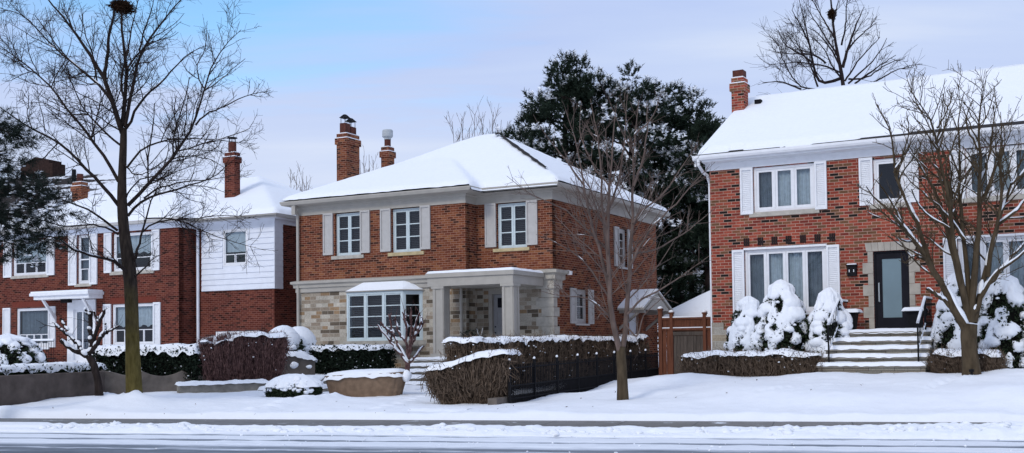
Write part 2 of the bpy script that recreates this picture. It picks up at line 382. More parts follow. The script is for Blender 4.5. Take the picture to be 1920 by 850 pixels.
# footprints: a faint trail to the right-hand steps, one up the middle walk, and rabbit tracks
def dent(px, py, D, r=.13, d=.07):
    global Z
    q = P(px, py, D); e = ((X-q[0])**2+((Y-q[1])*.75)**2)/r**2; Z = Z-d*np.exp(-e)+.35*d*np.exp(-((np.sqrt(e)-1.5)/.45)**2)
for k in range(11): dent(1742+k*6.2+(5 if k % 2 else 0), 742-k*3.6, 25.2+k*.17, .12, .06)
for k in range(9): dent(700+k*11+(9 if k % 2 else 0), 768-k*3.4, 27.2+k*.55, .13, .07)
for k in range(8): dent(1430+k*17, 742-k*2.2+(6 if k % 2 else 0), 25.9+k*.1, .10, .05)
for (a_, b_, D_, h_, w_) in ((240, 742, 28.75, .12, .28), (268, 744, 28.8, .09, .3), (215, 742, 28.9, .06, .4), (200, 736, 32.6, .2, .2), (610, 742, 31.6, .10, .4)): q = P(a_, b_, D_); Z = Z+h_*np.exp(-((X-q[0])**2+(Y-q[1])**2)/w_**2)*(.7+.9*fbm(xyz(X*5, Y*5, 0), 78, 2))
for k in range(16): q = P(470+k*11, 768-2*k, 26.9+k*.28); Z = Z+.10*np.exp(-(((X-q[0])/.35)**2+((Y-q[1])/.3)**2))*(.6+.5*fbm(xyz(X*4, Y*4, 0), 77, 2))
gm = MB().grid(xyz(X, Y, Z)); o = gm.build('ground', SNOWG, None, True); o['kind'] = 'structure'

# road (local frame s,t)
def road_mat():
    t = NT('road_snow_slush'); x, y, z = t.xyzsep(t.tc.outputs['Object'])[:3]
    mp = t.n('ShaderNodeMapping'); mp.inputs['Scale'].default_value = (.16, 1.5, 1); t.l(t.tc.outputs['Object'], mp.inputs[0])
    n = t.noise(2.2, mp.outputs[0], 6, .62); nf = t.noise(9, mp.outputs[0], 5, .7); nw = t.noise(.25, None, 2)
    yy = t.math('ADD', y, t.math('MULTIPLY', t.math('SUBTRACT', nw, .5), .12))
    def band(c, w, soft):
        d = t.math('ABSOLUTE', t.math('SUBTRACT', yy, c)); return t.ramp(t.math('DIVIDE', d, w), [(max(0, 1-soft), (1, 1, 1)), (1, (0, 0, 0))])
    m = band(20.72, .19, .5)
    for c, w, so, kk in ((19.52, .22, .5, 1.), (18.05, .5, .6, .8), (16.9, .8, .5, .95), (14.4, .5, .8, .9), (12.3, .5, .8, .9)):
        m = t.mix(1., m, t.mix(1., band(c, w, so), (kk, kk, kk), 'MULTIPLY'), 'LIGHTEN')
    mm = t.math('MULTIPLY', m, t.math('MAXIMUM', t.math('ADD', t.math('MULTIPLY', n, 2.2), -.28), .12))
    sp = t.ramp(nf, [(.52, (0, 0, 0)), (.70, (.42, .42, .42))])
    dz = t.math('SUBTRACT', 1., t.math('MULTIPLY', t.math('SUBTRACT', y, 17.), .28)); sp = t.math('MULTIPLY', sp, t.n('ShaderNodeClamp').outputs[0] if False else t.math('MAXIMUM', dz, .25))
    fac = t.math('MINIMUM', t.math('ADD', mm, sp), 1.)
    c = t.ramp(fac, [(0, (.80, .83, .885)), (.3, (.50, .535, .60)), (.62, (.20, .225, .265)), (1, (.09, .105, .13))])
    # a bare patch of asphalt near the middle of the lane
    dx = t.math('MULTIPLY', t.math('SUBTRACT', x, PX_S), .9); dy = t.math('MULTIPLY', t.math('SUBTRACT', y, PX_T), 2.2)
    r = t.math('SQRT', t.math('ADD', t.math('MULTIPLY', dx, dx), t.math('MULTIPLY', dy, dy)))
    c = t.mix(t.ramp(t.math('ADD', r, t.math('MULTIPLY', t.math('SUBTRACT', nf, .5), .8)), [(.42, (1, 1, 1)), (.6, (0, 0, 0))]), c, (.05, .046, .046))
    t.col(c); t.rough(.6, .3); t.bump(n, .4, .03); return t.m
pm = P(1450, 851, 17.35); PX_S, PX_T = float(pm[:2]@RS), float(pm[:2]@RT)-.12
ss = axis_pts(-14, 14, .1, 500); tt = np.r_[4, 8, 11, 13, np.arange(14, 21.6, .06)]
S, T = np.meshgrid(ss, tt, indexing='ij'); wob = .04*vn(xyz(S*.22, 0*S, 0), 3)
Z = .012*fbm(xyz(S*.8, T*3, 0), 2, 3)+.006*fbm(xyz(S*6, T*8, 0), 4, 2)
for c, w, d in ((20.72, .16, .035), (19.52, .17, .03), (18.05, .4, .03), (16.9, .5, .03)):
    e = (T-c-wob)/w; Z = Z-d*np.exp(-e**2)+.45*d*np.exp(-((np.abs(e)-1.6)/.5)**2)*(.6+.8*fbm(xyz(S*2, T*2, 0), 8, 2))
road = MB().grid(xyz(S, T, Z)).build('road', road_mat(), None, True); road.rotation_euler = (0, 0, -RA); road['kind'] = 'structure'

def walk_mat():
    t = NT('wet_sidewalk'); x, y, z = t.xyzsep(t.tc.outputs['Object'])[:3]
    n = t.noise(2.5, None, 5, .6); j = t.math('LESS_THAN', t.math('ABSOLUTE', t.math('SUBTRACT', t.math('FRACT', t.math('DIVIDE', x, 1.5)), .5)), .008)
    c = t.ramp(n, [(.3, (.115, .105, .098)), (.7, (.19, .18, .17))]); c = t.mix(j, c, (.05, .05, .05))
    c = t.mix(t.ramp(t.noise(1.3, None, 6, .7), [(.60, (0, 0, 0)), (.66, (1, 1, 1))]), c, (.72, .75, .8)); t.col(c); t.rough(.55, .4); t.bump(n, .2, .01); return t.m
ss = np.r_[-300, -100, np.arange(-30, 30.1, 1.5), 100, 300]; S, T = np.meshgrid(ss, [21.7, 22.4, 23.0, 23.6, 24.2], indexing='ij')
sw = MB().grid(xyz(S, T, .10)); sw.grid(xyz(S[:, :1]*np.ones((1, 2)), [[21.7, 21.71]], [[.10, -.05]])); o = sw.build('sidewalk', walk_mat()); o.rotation_euler = (0, 0, -RA); o['kind'] = 'structure'

# ploughed snow bank along the kerb
ss = np.r_[-300, -100, -40, np.arange(-16, 14, .045), 40, 100, 300]; tt = np.linspace(0, 1, 34); S, U = np.meshgrid(ss, tt, indexing='ij')
right = np.clip((S+2)/10, 0, 1)
t0 = 20.95+.10*fbm(xyz(S*.7, 0*S, 0), 41, 3); t1 = 21.65+.12*fbm(xyz(S*1.1, 3+0*S, 0), 42, 3)+1.15*right
T = t0*(1-U)+t1*U
H = (.05+.185*right+.085*np.clip(fbm(xyz(S*.30, 7+0*S, 0), 43, 2), -.4, 1))*np.sin(np.pi*np.clip(U*.92+.04, 0, 1))**.8
H = H*(1+.55*fbm(xyz(S*1.5, T*2, 0), 44, 3)+.35*fbm(xyz(S*5, T*5, 0), 46, 2))+.02*fbm(xyz(S*10, T*9, 0), 47, 2)+.07*np.clip(vn(xyz(S*4.5, T*3.5, 0), 48)-.45, 0, 1)
Z = np.where((U < .02) | (U > .98), -.12, np.maximum(H, .0)+.03*(U)+.0)+.10*np.clip((U-.5)*2, 0, 1)*(U < .98)
bm_ = MB().grid(xyz(S, T, Z)); nb_ = 330; ks = rng.integers(5, len(ss)-5, nb_); kt = np.clip((rng.normal(size=nb_)*.16+.5)*33, 2, 31).astype(int); blobs(bm_, np.stack([S[ks, kt], T[ks, kt], Z[ks, kt]-.005], 1), (.02+.075*rng.random((nb_, 1))**2.2)*np.array([1.25, 1.1, .75]), 2, .55, 2.4)
bank = bm_.build('snow_bank', SNOW, None, True); bank.rotation_euler = (0, 0, -RA)
tag(bank, 'lumpy ridge of ploughed white snow along the kerb between road and sidewalk', 'snow', None, 'stuff')

# ================================================================== HOUSES
class House:
    def __init__(s, px, py, Y, az, label):
        o = P(px, py, Y); s.az = R_(az)
        s.u = np.array([math.cos(s.az), -math.sin(s.az), 0]); s.v = np.array([math.sin(s.az), math.cos(s.az), 0]); s.o = np.array([o[0], o[1], 0])
        s.root = empty('brick_house', label, 'house', s.o, -s.az)
    def w(s, u, v, z): return s.o+s.u*u+s.v*v+np.array([0, 0, z])
    def part(s, name, mb, mat, parent=None, smooth=False, label=None):
        o = mb.build(name, mat, parent or s.root, smooth)
        if label: o['label'] = label
        return o

def wall_u(mb, u0, u1, z0, z1, v, holes=(), th=.28):
    """wall facing -v, with real openings"""
    us = sorted({u0, u1, *[h[0] for h in holes], *[h[1] for h in holes]}); zs = sorted({z0, z1, *[h[2] for h in holes], *[h[3] for h in holes]})
    us = [q for q in us if u0 <= q <= u1]; zs = [q for q in zs if z0 <= q <= z1]
    def hole(a, b): return any(h[0] < a < h[1] and h[2] < b < h[3] for h in holes)
    for i in range(len(us)-1):
        for j in range(len(zs)-1):
            a, b, c, d = us[i], us[i+1], zs[j], zs[j+1]
            if hole((a+b)/2, (c+d)/2): continue
            mb.quads([[(a, v, c), (b, v, c), (b, v, d), (a, v, d)]]); mb.quads([[(a, v+th, c), (a, v+th, d), (b, v+th, d), (b, v+th, c)]])
            if i == 0 or hole((us[i-1]+a)/2, (c+d)/2): mb.quads([[(a, v, c), (a, v, d), (a, v+th, d), (a, v+th, c)]])
            if i == len(us)-2 or hole((b+us[min(i+2, len(us)-1)])/2, (c+d)/2): mb.quads([[(b, v, c), (b, v+th, c), (b, v+th, d), (b, v, d)]])
            if j == 0 or hole((a+b)/2, (zs[j-1]+c)/2): mb.quads([[(a, v, c), (a, v+th, c), (b, v+th, c), (b, v, c)]])
            if j == len(zs)-2 or hole((a+b)/2, (d+zs[min(j+2, len(zs)-1)])/2): mb.quads([[(a, v, d), (b, v, d), (b, v+th, d), (a, v+th, d)]])
    return mb
def rotate_side(mb, u):
    """turn geometry built facing -v (u along x) into the +u facing side: (x, y, z) -> (u - y, x, z)"""
    mb.v = [np.stack([u-q[:, 1], q[:, 0], q[:, 2]], 1) for q in mb.v]; return mb
def ring(mb, u0, u1, z0, z1, w, v0, v1, wb=None, wt=None):
    wb = wb or w; wt = wt or w
    mb.box(u0, u0+w, v0, v1, z0, z1); mb.box(u1-w, u1, v0, v1, z0, z1); mb.box(u0+w, u1-w, v0, v1, z0, z0+wb); mb.box(u0+w, u1-w, v0, v1, z1-wt, z1); return mb
def window(H, u0, u1, z0, z1, v, cols, rows, mat, fw=.06, sw=.05, mw=.03, rec=.09, cover='blind', side=None, sill=None, panes=None, cover_z=None, fst=-.0, covers=None, mull=.06):
    """cols: list of relative widths; rows: horizontal divisions per sash"""
    T = (lambda m: rotate_side(m, side)) if side is not None else (lambda m: m)
    f = MB(); y = v+rec; ring(f, u0, u1, z0, z1, fw, y+fst, y+.09)
    W = u1-u0-2*fw-mull*(len(cols)-1); tot = sum(cols); a = u0+fw; gl = MB(); spans = []
    for k, cw in enumerate(cols):
        b = a+W*cw/tot
        ring(f, a+.003, b-.003, z0+fw+.003, z1-fw-.003, sw, y+.015, y+.07)
        r = rows[k] if isinstance(rows, (list, tuple)) else rows; g0, g1 = z0+fw+sw, z1-fw-sw
        for j in range(1, r): zz = g0+(g1-g0)*j/r; f.box(a+sw+.002, b-sw-.002, y+.02, y+.055, zz-mw/2, zz+mw/2)
        gl.quads([[(a+sw, y+.04, g0), (b-sw, y+.04, g0), (b-sw, y+.04, g1), (a+sw, y+.04, g1)]]); spans.append((a+sw, b-sw, g0, g1))
        if k < len(cols)-1: f.box(b, b+mull, y+.005, y+.085, z0+fw+.001, z1-fw-.001)
        a = b+mull
    if panes:
        for (p0, p1, q0, q1) in panes: ring(f, p0, p1, q0, q1, .03, y+.012, y+.06)
    w = H.part('window', T(f), mat)
    H.part('pane', T(gl), GLASS, w)
    for k, (a, b, g0, g1) in enumerate(spans):
        c = covers[k] if covers else cover
        if c == 'blind':
            bl = MB(); n = int((g1-g0)/.062)
            for j in range(n):
                zz = g0+(j+.5)*(g1-g0)/n; bl.hexa([(a-.02, y+.13, zz-.018), (b+.02, y+.13, zz-.018), (b+.02, y+.165, zz+.006), (a-.02, y+.165, zz+.006), (a-.02, y+.131, zz-.013), (b+.02, y+.131, zz-.013), (b+.02, y+.166, zz+.011), (a-.02, y+.166, zz+.011)])
            bl.box(a-.02, b+.02, y+.12, y+.17, g1-.03, g1+.02); H.part('blind', T(bl), BLIND, w)
        elif c in ('sheer', 'grey', 'half', 'lace'):
            lo, hi = (g0-.04, g1+.04) if c in ('sheer', 'grey') else (g0+(g1-g0)*.42, g1+.04)
            uu = np.linspace(a-.04, b+.04, 40); zz = np.linspace(lo, hi, 6); U, Z2 = np.meshgrid(uu, zz, indexing='ij'); V = y+.16+.022*np.sin(U*52+vn(xyz(U*3, 0*U, 0), 3)*3)
            if c == 'lace': Z2 = np.where(Z2 == Z2.min(), Z2+.1*np.abs(np.sin(U*7)), Z2)
            H.part('curtain', T(MB().grid(xyz(U, V, Z2))), CURT if c != 'grey' else CURTG, w)
        elif c == 'shade':
            lo = g0+(g1-g0)*.36; H.part('roller_shade', T(MB().box(a-.02, b+.02, y+.12, y+.128, lo, g1+.03)), CURT, w)
    if sill:
        s = MB().box(sill[0], sill[1], v-.05, v+rec+.02, sill[2], z0-.003); H.part('sill', T(s), sill[3], w)
    return w
def shutter(H, u0, u1, z0, z1, v, mat, louvre=True, side=None):
    m = MB(); ring(m, u0, u1, z0, z1, .05, v-.062, v-.004, .08, .07)
    if louvre:
        m.box(u0+.045, u1-.045, v-.015, v-.006, z0+.07, z1-.06); n = int((z1-z0-.15)/.052)
        for j in range(n):
            a = z0+.085+j*(z1-z0-.16)/n; m.hexa([(u0+.05, v-.03, a), (u1-.05, v-.03, a), (u1-.05, v-.012, a+.02), (u0+.05, v-.012, a+.02), (u0+.05, v-.027, a+.008), (u1-.05, v-.027, a+.008), (u1-.05, v-.0115, a+.03), (u0+.05, v-.0115, a+.03)])
    else:
        m.box(u0+.045, u1-.045, v-.03, v-.006, z0+.07, z1-.06)
        for q in (.27, .5, .73): a = z0+(z1-z0)*q; m.box(u0+.047, u1-.047, v-.0335, v-.029, a-.006, a+.002)
    if side is not None: rotate_side(m, side)
    return H.part('shutter', m, mat)
def roof_grid(fun, u0, u1, v0, v1, step, th, noise_seed, inset=.05, ragged=0.):
    nu = int((u1-u0)/step)+1; nv = int((v1-v0)/step)+1
    U, V = np.meshgrid(np.linspace(u0+inset, u1-inset, nu), np.linspace(v0+inset, v1-inset, nv), indexing='ij')
    return U, V
def snow_roof(fun, edge, u0, u1, v0, v1, step=.13, th=.17, seed=1, inset=.04, top=None):
    """snow blanket over a roof: fun(u,v) roof height, edge(u,v) distance inward from the eaves"""
    nu = int((u1-u0)/step)+1; nv = int((v1-v0)/step)+1
    U, V = np.meshgrid(np.linspace(u0, u1, nu), np.linspace(v0, v1, nv), indexing='ij'); e = edge(U, V)
    p = xyz(U, V, 0); e2 = e-inset-.012*(1+fbm(p*2.2, seed, 3))
    prof = np.clip(e2/.22, 0, 1); t = th*np.sqrt(1-(1-prof)**2)*(1+.12*fbm(p*.5, seed+3, 2))+.012*fbm(p*2.3, seed+5, 3)*prof
    z = fun(U, V)
    if top is not None: z = top(z)
    Z = np.where(e2 > 0, z+t+.004, fun(U, V)-.06)
    return MB().grid(xyz(U, V, Z), False, e2 > 0)
def chimney(H, u0, u1, v0, v1, z0, z1, mat, pots='two'):
    m = MB().box(u0, u1, v0, v1, z0, z1-.42); m.box(u0-.05, u1+.05, v0-.05, v1+.05, z1-.42, z1-.18); m.box(u0, u1, v0, v1, z1-.18, z1)
    c = H.part('chimney', m, mat)
    s = MB().box(u0-.04, u0+.0, v0-.04, v1+.04, z1-.18, z1-.15); s.box(u0, u1+.04, v0-.045, v0, z1-.18, z1-.15); s.box(u1+.001, u1+.045, v0, v1+.04, z1-.18, z1-.15); s.box(u0+.02, u1-.02, v0+.02, v1-.02, z1, z1+.035)
    H.part('snow', s, SNOW, c); uc, vc = (u0+u1)/2, (v0+v1)/2
    if pots == 'two':
        f = MB(); 
        for dv, hh in ((-.19, .42), (.2, .34)): ring(MB(), 0, 1, 0, 1, .1, 0, 1); f.box(uc-.13, uc+.13, vc+dv-.17, vc+dv+.17, z1+.03, z1+hh)
        fl = H.part('flue', f, RUST, c); cp = MB()
        for dv, hh in ((-.19, .42), (.2, .34)):
            for a in (-.1, .1):
                for b in (-.13, .13): cp.tube([(uc+a, vc+dv+b, z1+hh), (uc+a, vc+dv+b, z1+hh+.22)], .012, 5)
            b0 = [(uc-.16, vc+dv-.18, z1+hh+.22), (uc+.16, vc+dv-.18, z1+hh+.22), (uc+.16, vc+dv+.18, z1+hh+.22), (uc-.16, vc+dv+.18, z1+hh+.22)]
            cp.hexa(b0+[(uc-.04, vc+dv-.06, z1+hh+.36), (uc+.04, vc+dv-.06, z1+hh+.36), (uc+.04, vc+dv+.06, z1+hh+.36), (uc-.04, vc+dv+.06, z1+hh+.36)])
        H.part('chimney_cap', cp, BLACKM, c)
    elif pots == 'metal':
        H.part('flue', MB().lathe([(0, 0), (.13, 0), (.13, .3), (0, .3)], (uc, vc, z1+.02), 14), RUST, c)
        H.part('chimney_cap', MB().lathe([(.14, .3), (.14, .36), (.22, .42), (.22, .66), (.19, .7), (0, .7)], (uc, vc, z1+.02), 16), GREYM, c)
    elif pots == 'clay':
        f = MB().lathe([(0, 0), (.15, 0), (.15, .38), (.11, .38), (.11, .2)], (uc, vc, z1+.02), 12); H.part('flue', f, RUST, c)
    elif pots == 'clay_cap':
        f = MB().lathe([(0, 0), (.17, 0), (.17, .42), (0, .42)], (uc, vc, z1+.02), 12); fl = H.part('flue', f, RUST, c)
        cp = MB()
        for a in range(6): cp.tube([(uc+.14*math.cos(a*1.047), vc+.14*math.sin(a*1.047), z1+.4), (uc+.14*math.cos(a*1.047), vc+.14*math.sin(a*1.047), z1+.62)], .012, 4)
        cp.lathe([(.22, .6), (.2, .63), (0, .66)], (uc, vc, z1+.02), 12); H.part('chimney_cap', cp, BLACKM, c)
    elif pots == 'slab':
        H.part('flue', MB().box(uc-.17, uc+.17, vc-.17, vc+.17, z1+.03, z1+.25), RUST, c)
    return c

# ------------------------------------------------------------------ centre house
C = House(1035, 400, 38, 27.9, 'orange brick house with stone ground floor, bay window, hip roof and flat porch canopy')
FP = [(-9.96, -.75), (-2.88, -.75), (-2.88, 0), (0, 0), (0, 9.6), (-9.96, 9.6)]
win_c = [(-8.28, -7.16), (-5.85, -4.66)]; h1 = [(a, b, 5.04, 6.58) for a, b in win_c]
w = MB(); wall_u(w, -9.96, -2.88, 4.17, 6.7, -.75, h1)
w.box(-2.881-.27, -2.88, -.749, .0, 4.17, 6.7)
wall_u(w, -2.88, 0, 4.17, 6.7, 0, [(-2.08, -.94, 5.04, 6.58)])
ws = MB(); wall_u(ws, .001, 9.6, .3, 6.7, 0, [(1.73, 2.8, 2.5, 3.7), (5.62, 6.5, 4.68, 6.15), (6.6, 7.55, .9, 3.0)]); rotate_side(ws, 0); w.v += ws.v; w.f += [q+w.n for q in ws.f]; w.n += ws.n
w.box(-9.96, -9.68, -.749, 9.6, .3, 6.7); w.box(-9.95, -.3, 9.3, 9.59, .3, 6.7)
C.part('wall', w, BR_C)
st = MB(); wall_u(st, -9.96, -2.88, .3, 4.17, -.75, [(-7.66, -4.6, 1.95, 3.72)]); st.box(-2.881-.27, -2.88, -.749, .0, .3, 4.17); wall_u(st, -2.88, -.001, .3, 4.17, 0, [(-2.45, -1.3, .3, 3.64)])
C.part('stone_wall', st, STONE)
q = MB(); z = .5; k = 0
while z < 3.75:
    a = .42 if k % 2 else .25; q.box(-.62+.2*(k % 2), .03, -.028, a, z, z+.3); z += .315; k += 1
C.part('quoin', q, LIME)
C.part('floor_slab', MB().box(-9.65, -.3, .3, 9.3, 4.0, 4.15), DARK); C.part('ceiling_slab', MB().box(-9.6, -.3, .3, 9.2, 6.62, 6.68), DARK); C.part('partition', MB().box(-9.6, -.3, 2.6, 2.7, .3, 6.6), DARK)
C.part('cornice', sweep(MB(), [(-.05, 6.58), (.03, 6.58), (.03, 6.82), (.09, 6.86), (.09, 6.89), (.33, 6.93), (.33, 7.02), (-.05, 7.02)], FP), BEIGE)
C.part('gutter', sweep(MB(), [(.332, 6.93), (.42, 6.95), (.46, 7.04), (.46, 7.08), (.332, 7.08)], FP), BEIGE)
C.part('band_course', sweep(MB(), [(-.05, 3.78), (.06, 3.78), (.06, 3.92), (.12, 3.95), (.12, 4.05), (.2, 4.09), (.2, 4.17), (.03, 4.21), (-.05, 4.21)], [(-9.96, .6), (-9.96, -.75), (-2.88, -.75), (-2.88, 0), (0, 0), (0, .55)], False), BEIGE)
C.part('pilaster_cap', sweep(MB(), [(0, 3.62), (.06, 3.62), (.06, 3.9), (.14, 3.94), (.14, 4.1), (.24, 4.14), (.24, 4.24), (0, 4.27)], [(-.52, 0.3), (-.52, -.03), (.02, -.03), (.02, .5), (-.2, .5)], False), LIME)
KC = .556
def hipd(U, V, r): return np.minimum(np.minimum(U-r[0], r[1]-U), np.minimum(V-r[2], r[3]-V))
rA, rB = (-10.38, .42, -.42, 10.02), (-10.38, -2.46, -1.17, 10.02)
def edgeC(U, V):
    w_ = V+1.17-.75*np.clip((V+1.17)/3.6, 0, 1); B = np.minimum(np.minimum(U-rB[0], rB[1]-U), np.minimum(w_, rB[3]-V)); B = np.where(V < -1.17, V+1.17, B); return np.maximum(hipd(U, V, rA), B)
def funC(U, V): return 7.06+KC*np.maximum(edgeC(U, V), -.1)
uu = np.linspace(-10.38, .42, 80); vv = np.linspace(-1.17, 10.02, 80); U, V = np.meshgrid(uu, vv, indexing='ij'); e = edgeC(U, V)
rf = C.part('roof', MB().grid(xyz(U, V, np.where(e >= -.01, funC(U, V)-.06, 6.9)), False, e >= -.01), SHING)
def topC(z): return z-.11*np.exp(-((9.95-z)/.22)**1)
sn = C.part('roof_snow', snow_roof(funC, edgeC, -10.38, .42, -1.17, 10.02, .1, .17, 3, -.03, topC), SNOW, rf, True)
rc = MB()
for a, b, wd in ((.75, 4.35, .075), (4.55, 4.75, .17)):
    t = np.linspace(a, b, 24); wv = wd*(1+.5*vn(xyz(t*6, 0*t, 0), 4)); p0 = xyz(.42-t, -.42+t, 7.06+KC*t+.215)
    rc.grid(np.stack([p0+np.array([-1, -1, -.25])*wv[:, None]*.8, p0+np.array([0, 0, .035]), p0+np.array([1, 1, -.25])*wv[:, None]*.8], 1))
C.part('ridge_cap', rc, SHING, rf, label='bare dark strip of shingles showing along the hip of the snowy roof')
chimney(C, -10.3, -9.82, 2.1, 2.95, 5, 10.1, BR_C, 'two'); chimney(C, -9.72, -9.36, 4.3, 4.72, 7, 9.86, BR_C, 'metal')
for (a, b), s1, s2, sm in ((win_c[0], (-8.78, -8.35), (-7.16, -6.75), LIME), (win_c[1], (-6.3, -5.87), (-4.66, -4.25), LIMEY)):
    window(C, a, b, 5.04, 6.56, -.75, [1, 1], 3, BLUEW, .05, .055, .035, .1, 'blind', sill=(a-.14, b+.14, 4.92, sm), mull=.02)
    shutter(C, s1[0], s1[1], 5.09, 6.6, -.75, BEIGE2, False); shutter(C, s2[0], s2[1], 5.09, 6.6, -.75, BEIGE2, False)
window(C, -2.08, -.94, 5.04, 6.56, 0, [1, 1], 3, BLUEW, .05, .055, .035, .1, 'blind', sill=(-2.22, -.84, 4.93, LIMEY), mull=.02)
shutter(C, -2.52, -2.1, 5.1, 6.6, 0, BEIGE2, False); shutter(C, -.94, -.53, 5.1, 6.6, 0, BEIGE2, False)
window(C, 1.76, 2.77, 2.5, 3.68, 0, [1], 2, BEIGE2, .1, .06, .04, .08, 'blind', side=0, sill=(1.7, 2.85, 2.43, BEIGE2)); shutter(C, 1.3, 1.73, 2.49, 3.7, 0, BEIGE2, False, 0); shutter(C, 2.8, 3.2, 2.49, 3.7, 0, BEIGE2, False, 0)
window(C, 5.64, 6.48, 4.68, 6.13, 0, [1], 4, BEIGE2, .09, .06, .035, .08, 'blind', side=0, sill=(5.58, 6.55, 4.61, BEIGE2)); shutter(C, 5.2, 5.62, 4.67, 6.15, 0, BEIGE2, False, 0); shutter(C, 6.5, 6.92, 4.67, 6.15, 0, BEIGE2, False, 0)
# bay window: three front sashes and two canted ones
bf = MB(); bg = MB(); pl = [(-7.66, -.75), (-7.42, -1.25), (-5.08, -1.25), (-4.6, -.75)]
def bay_panel(p, q, n):
    p = np.array([*p, 0.]); q = np.array([*q, 0.]); d = q-p; L = np.linalg.norm(d); d /= L; nn = np.array([d[1], -d[0], 0])
    def bx(a, b, y0, y1, z0, z1):
        c = [p+d*x+nn*(-y) + np.array([0, 0, zz]) for zz in (z0, z1) for (x, y) in ((a, y0), (b, y0), (b, y1), (a, y1))]; bf.hexa(c)
    bx(0, L, -.01, .1, 1.98, 2.05); bx(0, L, -.01, .1, 3.6, 3.68); m = .065; wd = (L-m*(n+1))/n
    for k in range(n+1): bx(k*(wd+m), k*(wd+m)+m, -.005, .095, 2.05, 3.6)
    for k in range(n):
        a = k*(wd+m)+m; b = a+wd
        for x0, x1 in ((a, a+.045), (b-.045, b)): bx(x0, x1, .015, .07, 2.051, 3.599)
        bx(a+.045, b-.045, .015, .07, 2.051, 2.1); bx(a+.045, b-.045, .015, .07, 3.55, 3.599)
        for j in (1, 2, 3): zz = 2.1+1.45*j/4; bx(a+.045, b-.045, .02, .055, zz-.015, zz+.015)
        c = [p+d*x-nn*.04+np.array([0, 0, zz]) for x, zz in ((a+.04, 2.06), (b-.04, 2.06), (b-.04, 3.58), (a+.04, 3.58))]; bg.quads([c])
for i, n in ((0, 1), (1, 3), (2, 1)): bay_panel(pl[i], pl[i+1], n)
bay = C.part('bay_window', bf, BLUEW); C.part('pane', bg, GLASS, bay)
sl = MB()
for j in range(25):
    zz = 2.07+j*.0615; sl.hexa([(-7.3, -1.09, zz-.018), (-5.15, -1.09, zz-.018), (-5.15, -1.055, zz+.006), (-7.3, -1.055, zz+.006), (-7.3, -1.089, zz-.013), (-5.15, -1.089, zz-.013), (-5.15, -1.054, zz+.011), (-7.3, -1.054, zz+.011)])
for x in (-6.6, -5.85): sl.box(x-.012, x+.012, -1.1, -1.09, 2.06, 3.58)
C.part('blind', sl, BLIND, bay)
C.part('sill', sweep(MB(), [(-.1, 1.78), (.06, 1.78), (.09, 1.84), (.09, 1.975), (-.1, 1.975)], [(-7.72, -.7), (-7.46, -1.25), (-5.04, -1.25), (-4.54, -.7)], False), LIME, bay)
V0 = [(-7.75, -.76, 3.69), (-7.48, -1.33, 3.69), (-5.02, -1.33, 3.69), (-4.5, -.76, 3.69)]; V1 = [(-7.1, -.76, 3.98), (-6.95, -.9, 3.98), (-5.3, -.9, 3.98), (-5.05, -.76, 3.98)]
br = MB().hexa([V0[0], V0[1], V0[2], V0[3], V1[0], V1[1], V1[2], V1[3]]); ro = C.part('bay_roof', br, BEIGE)
up_ = lambda L, d: [(x, y, z+d) for x, y, z in L]
C.part('snow', MB().hexa(up_([(-7.7, -.77, 3.69), (-7.45, -1.3, 3.69), (-5.05, -1.3, 3.69), (-4.56, -.77, 3.69)], .035)+up_(V1, .06)), SNOW, ro)
# porch
pc = MB().box(-3.4, -.25, -2.35, -.76, 3.70, 3.98); pc.box(-2.87, -.25, -.76, -.22, 3.70, 3.98); pc.box(-3.45, -.2, -2.4, -.77, 3.982, 4.12); pc.box(-2.86, -.2, -.77, -.23, 3.982, 4.12)
can = C.part('porch_canopy', pc, BEIGE)
U, V = np.meshgrid(np.linspace(-3.44, -.21, 60), np.linspace(-2.39, -.25, 40), indexing='ij'); e = np.minimum(np.minimum(U+3.44, -.21-U), V+2.39)
C.part('snow', MB().grid(xyz(U, V, 4.118+.09*np.sqrt(np.clip(e/.08, 0, 1))+.012*fbm(xyz(U*3, V*3, 0), 3))), SNOW, can, True)
for a in (-3.22, -.66):
    m = MB().box(a, a+.38, -2.3, -1.92, 1.40, 3.70); ring(m, a+.001, a+.379, 1.401, 3.699, .09, -2.325, -2.301, .12, .1)
    mm = MB(); ring(mm, -2.299, -1.921, 1.402, 3.698, .09, -.025, -.001, .12, .1); rotate_side(mm, a+.38); m.v += mm.v; m.f += [q+m.n for q in mm.f]; m.n += mm.n
    m.box(a-.07, a+.45, -2.37, -1.85, 1.36, 1.52); m.box(a-.05, a+.43, -2.35, -1.87, 3.62, 3.698); C.part('column', m, BEIGE)
C.part('porch_floor', MB().box(-3.6, .05, -2.5, -.76, .3, 1.34).box(-2.87, .04, -.76, -.002, .3, 1.335), STEP)
C.part('porch_downspout', MB().tube([(-3.02, -.83, 3.7), (-3.02, -.83, 1.4)], .05, 8), BEIGE)
rl = MB().box(-2.85, -2.78, -1.9, -.8, 2.02, 2.1); rl.box(-2.84, -2.79, -1.9, -.8, 1.45, 1.5)
for k in range(11): a = -1.85+k*.1; rl.box(-2.835, -2.795, a-.02, a+.02, 1.5, 2.02)
rl.box(-2.89, -2.74, -.93, -.78, 1.34, 2.0); C.part('railing', rl, BEIGE)
rl = MB().box(-.5, -.43, -1.9, -.05, 2.0, 2.08); rl.box(-.49, -.44, -1.9, -.05, 1.45, 1.5)
for k in range(17): a = -1.85+k*.105; rl.box(-.485, -.445, a-.02, a+.02, 1.5, 2.0)
C.part('railing', rl, BEIGE)
dm = MB(); ring(dm, -2.45, -1.3, 1.33, 3.64, .13, .02, .2); fr = C.part('door_frame', dm, BEIGE)
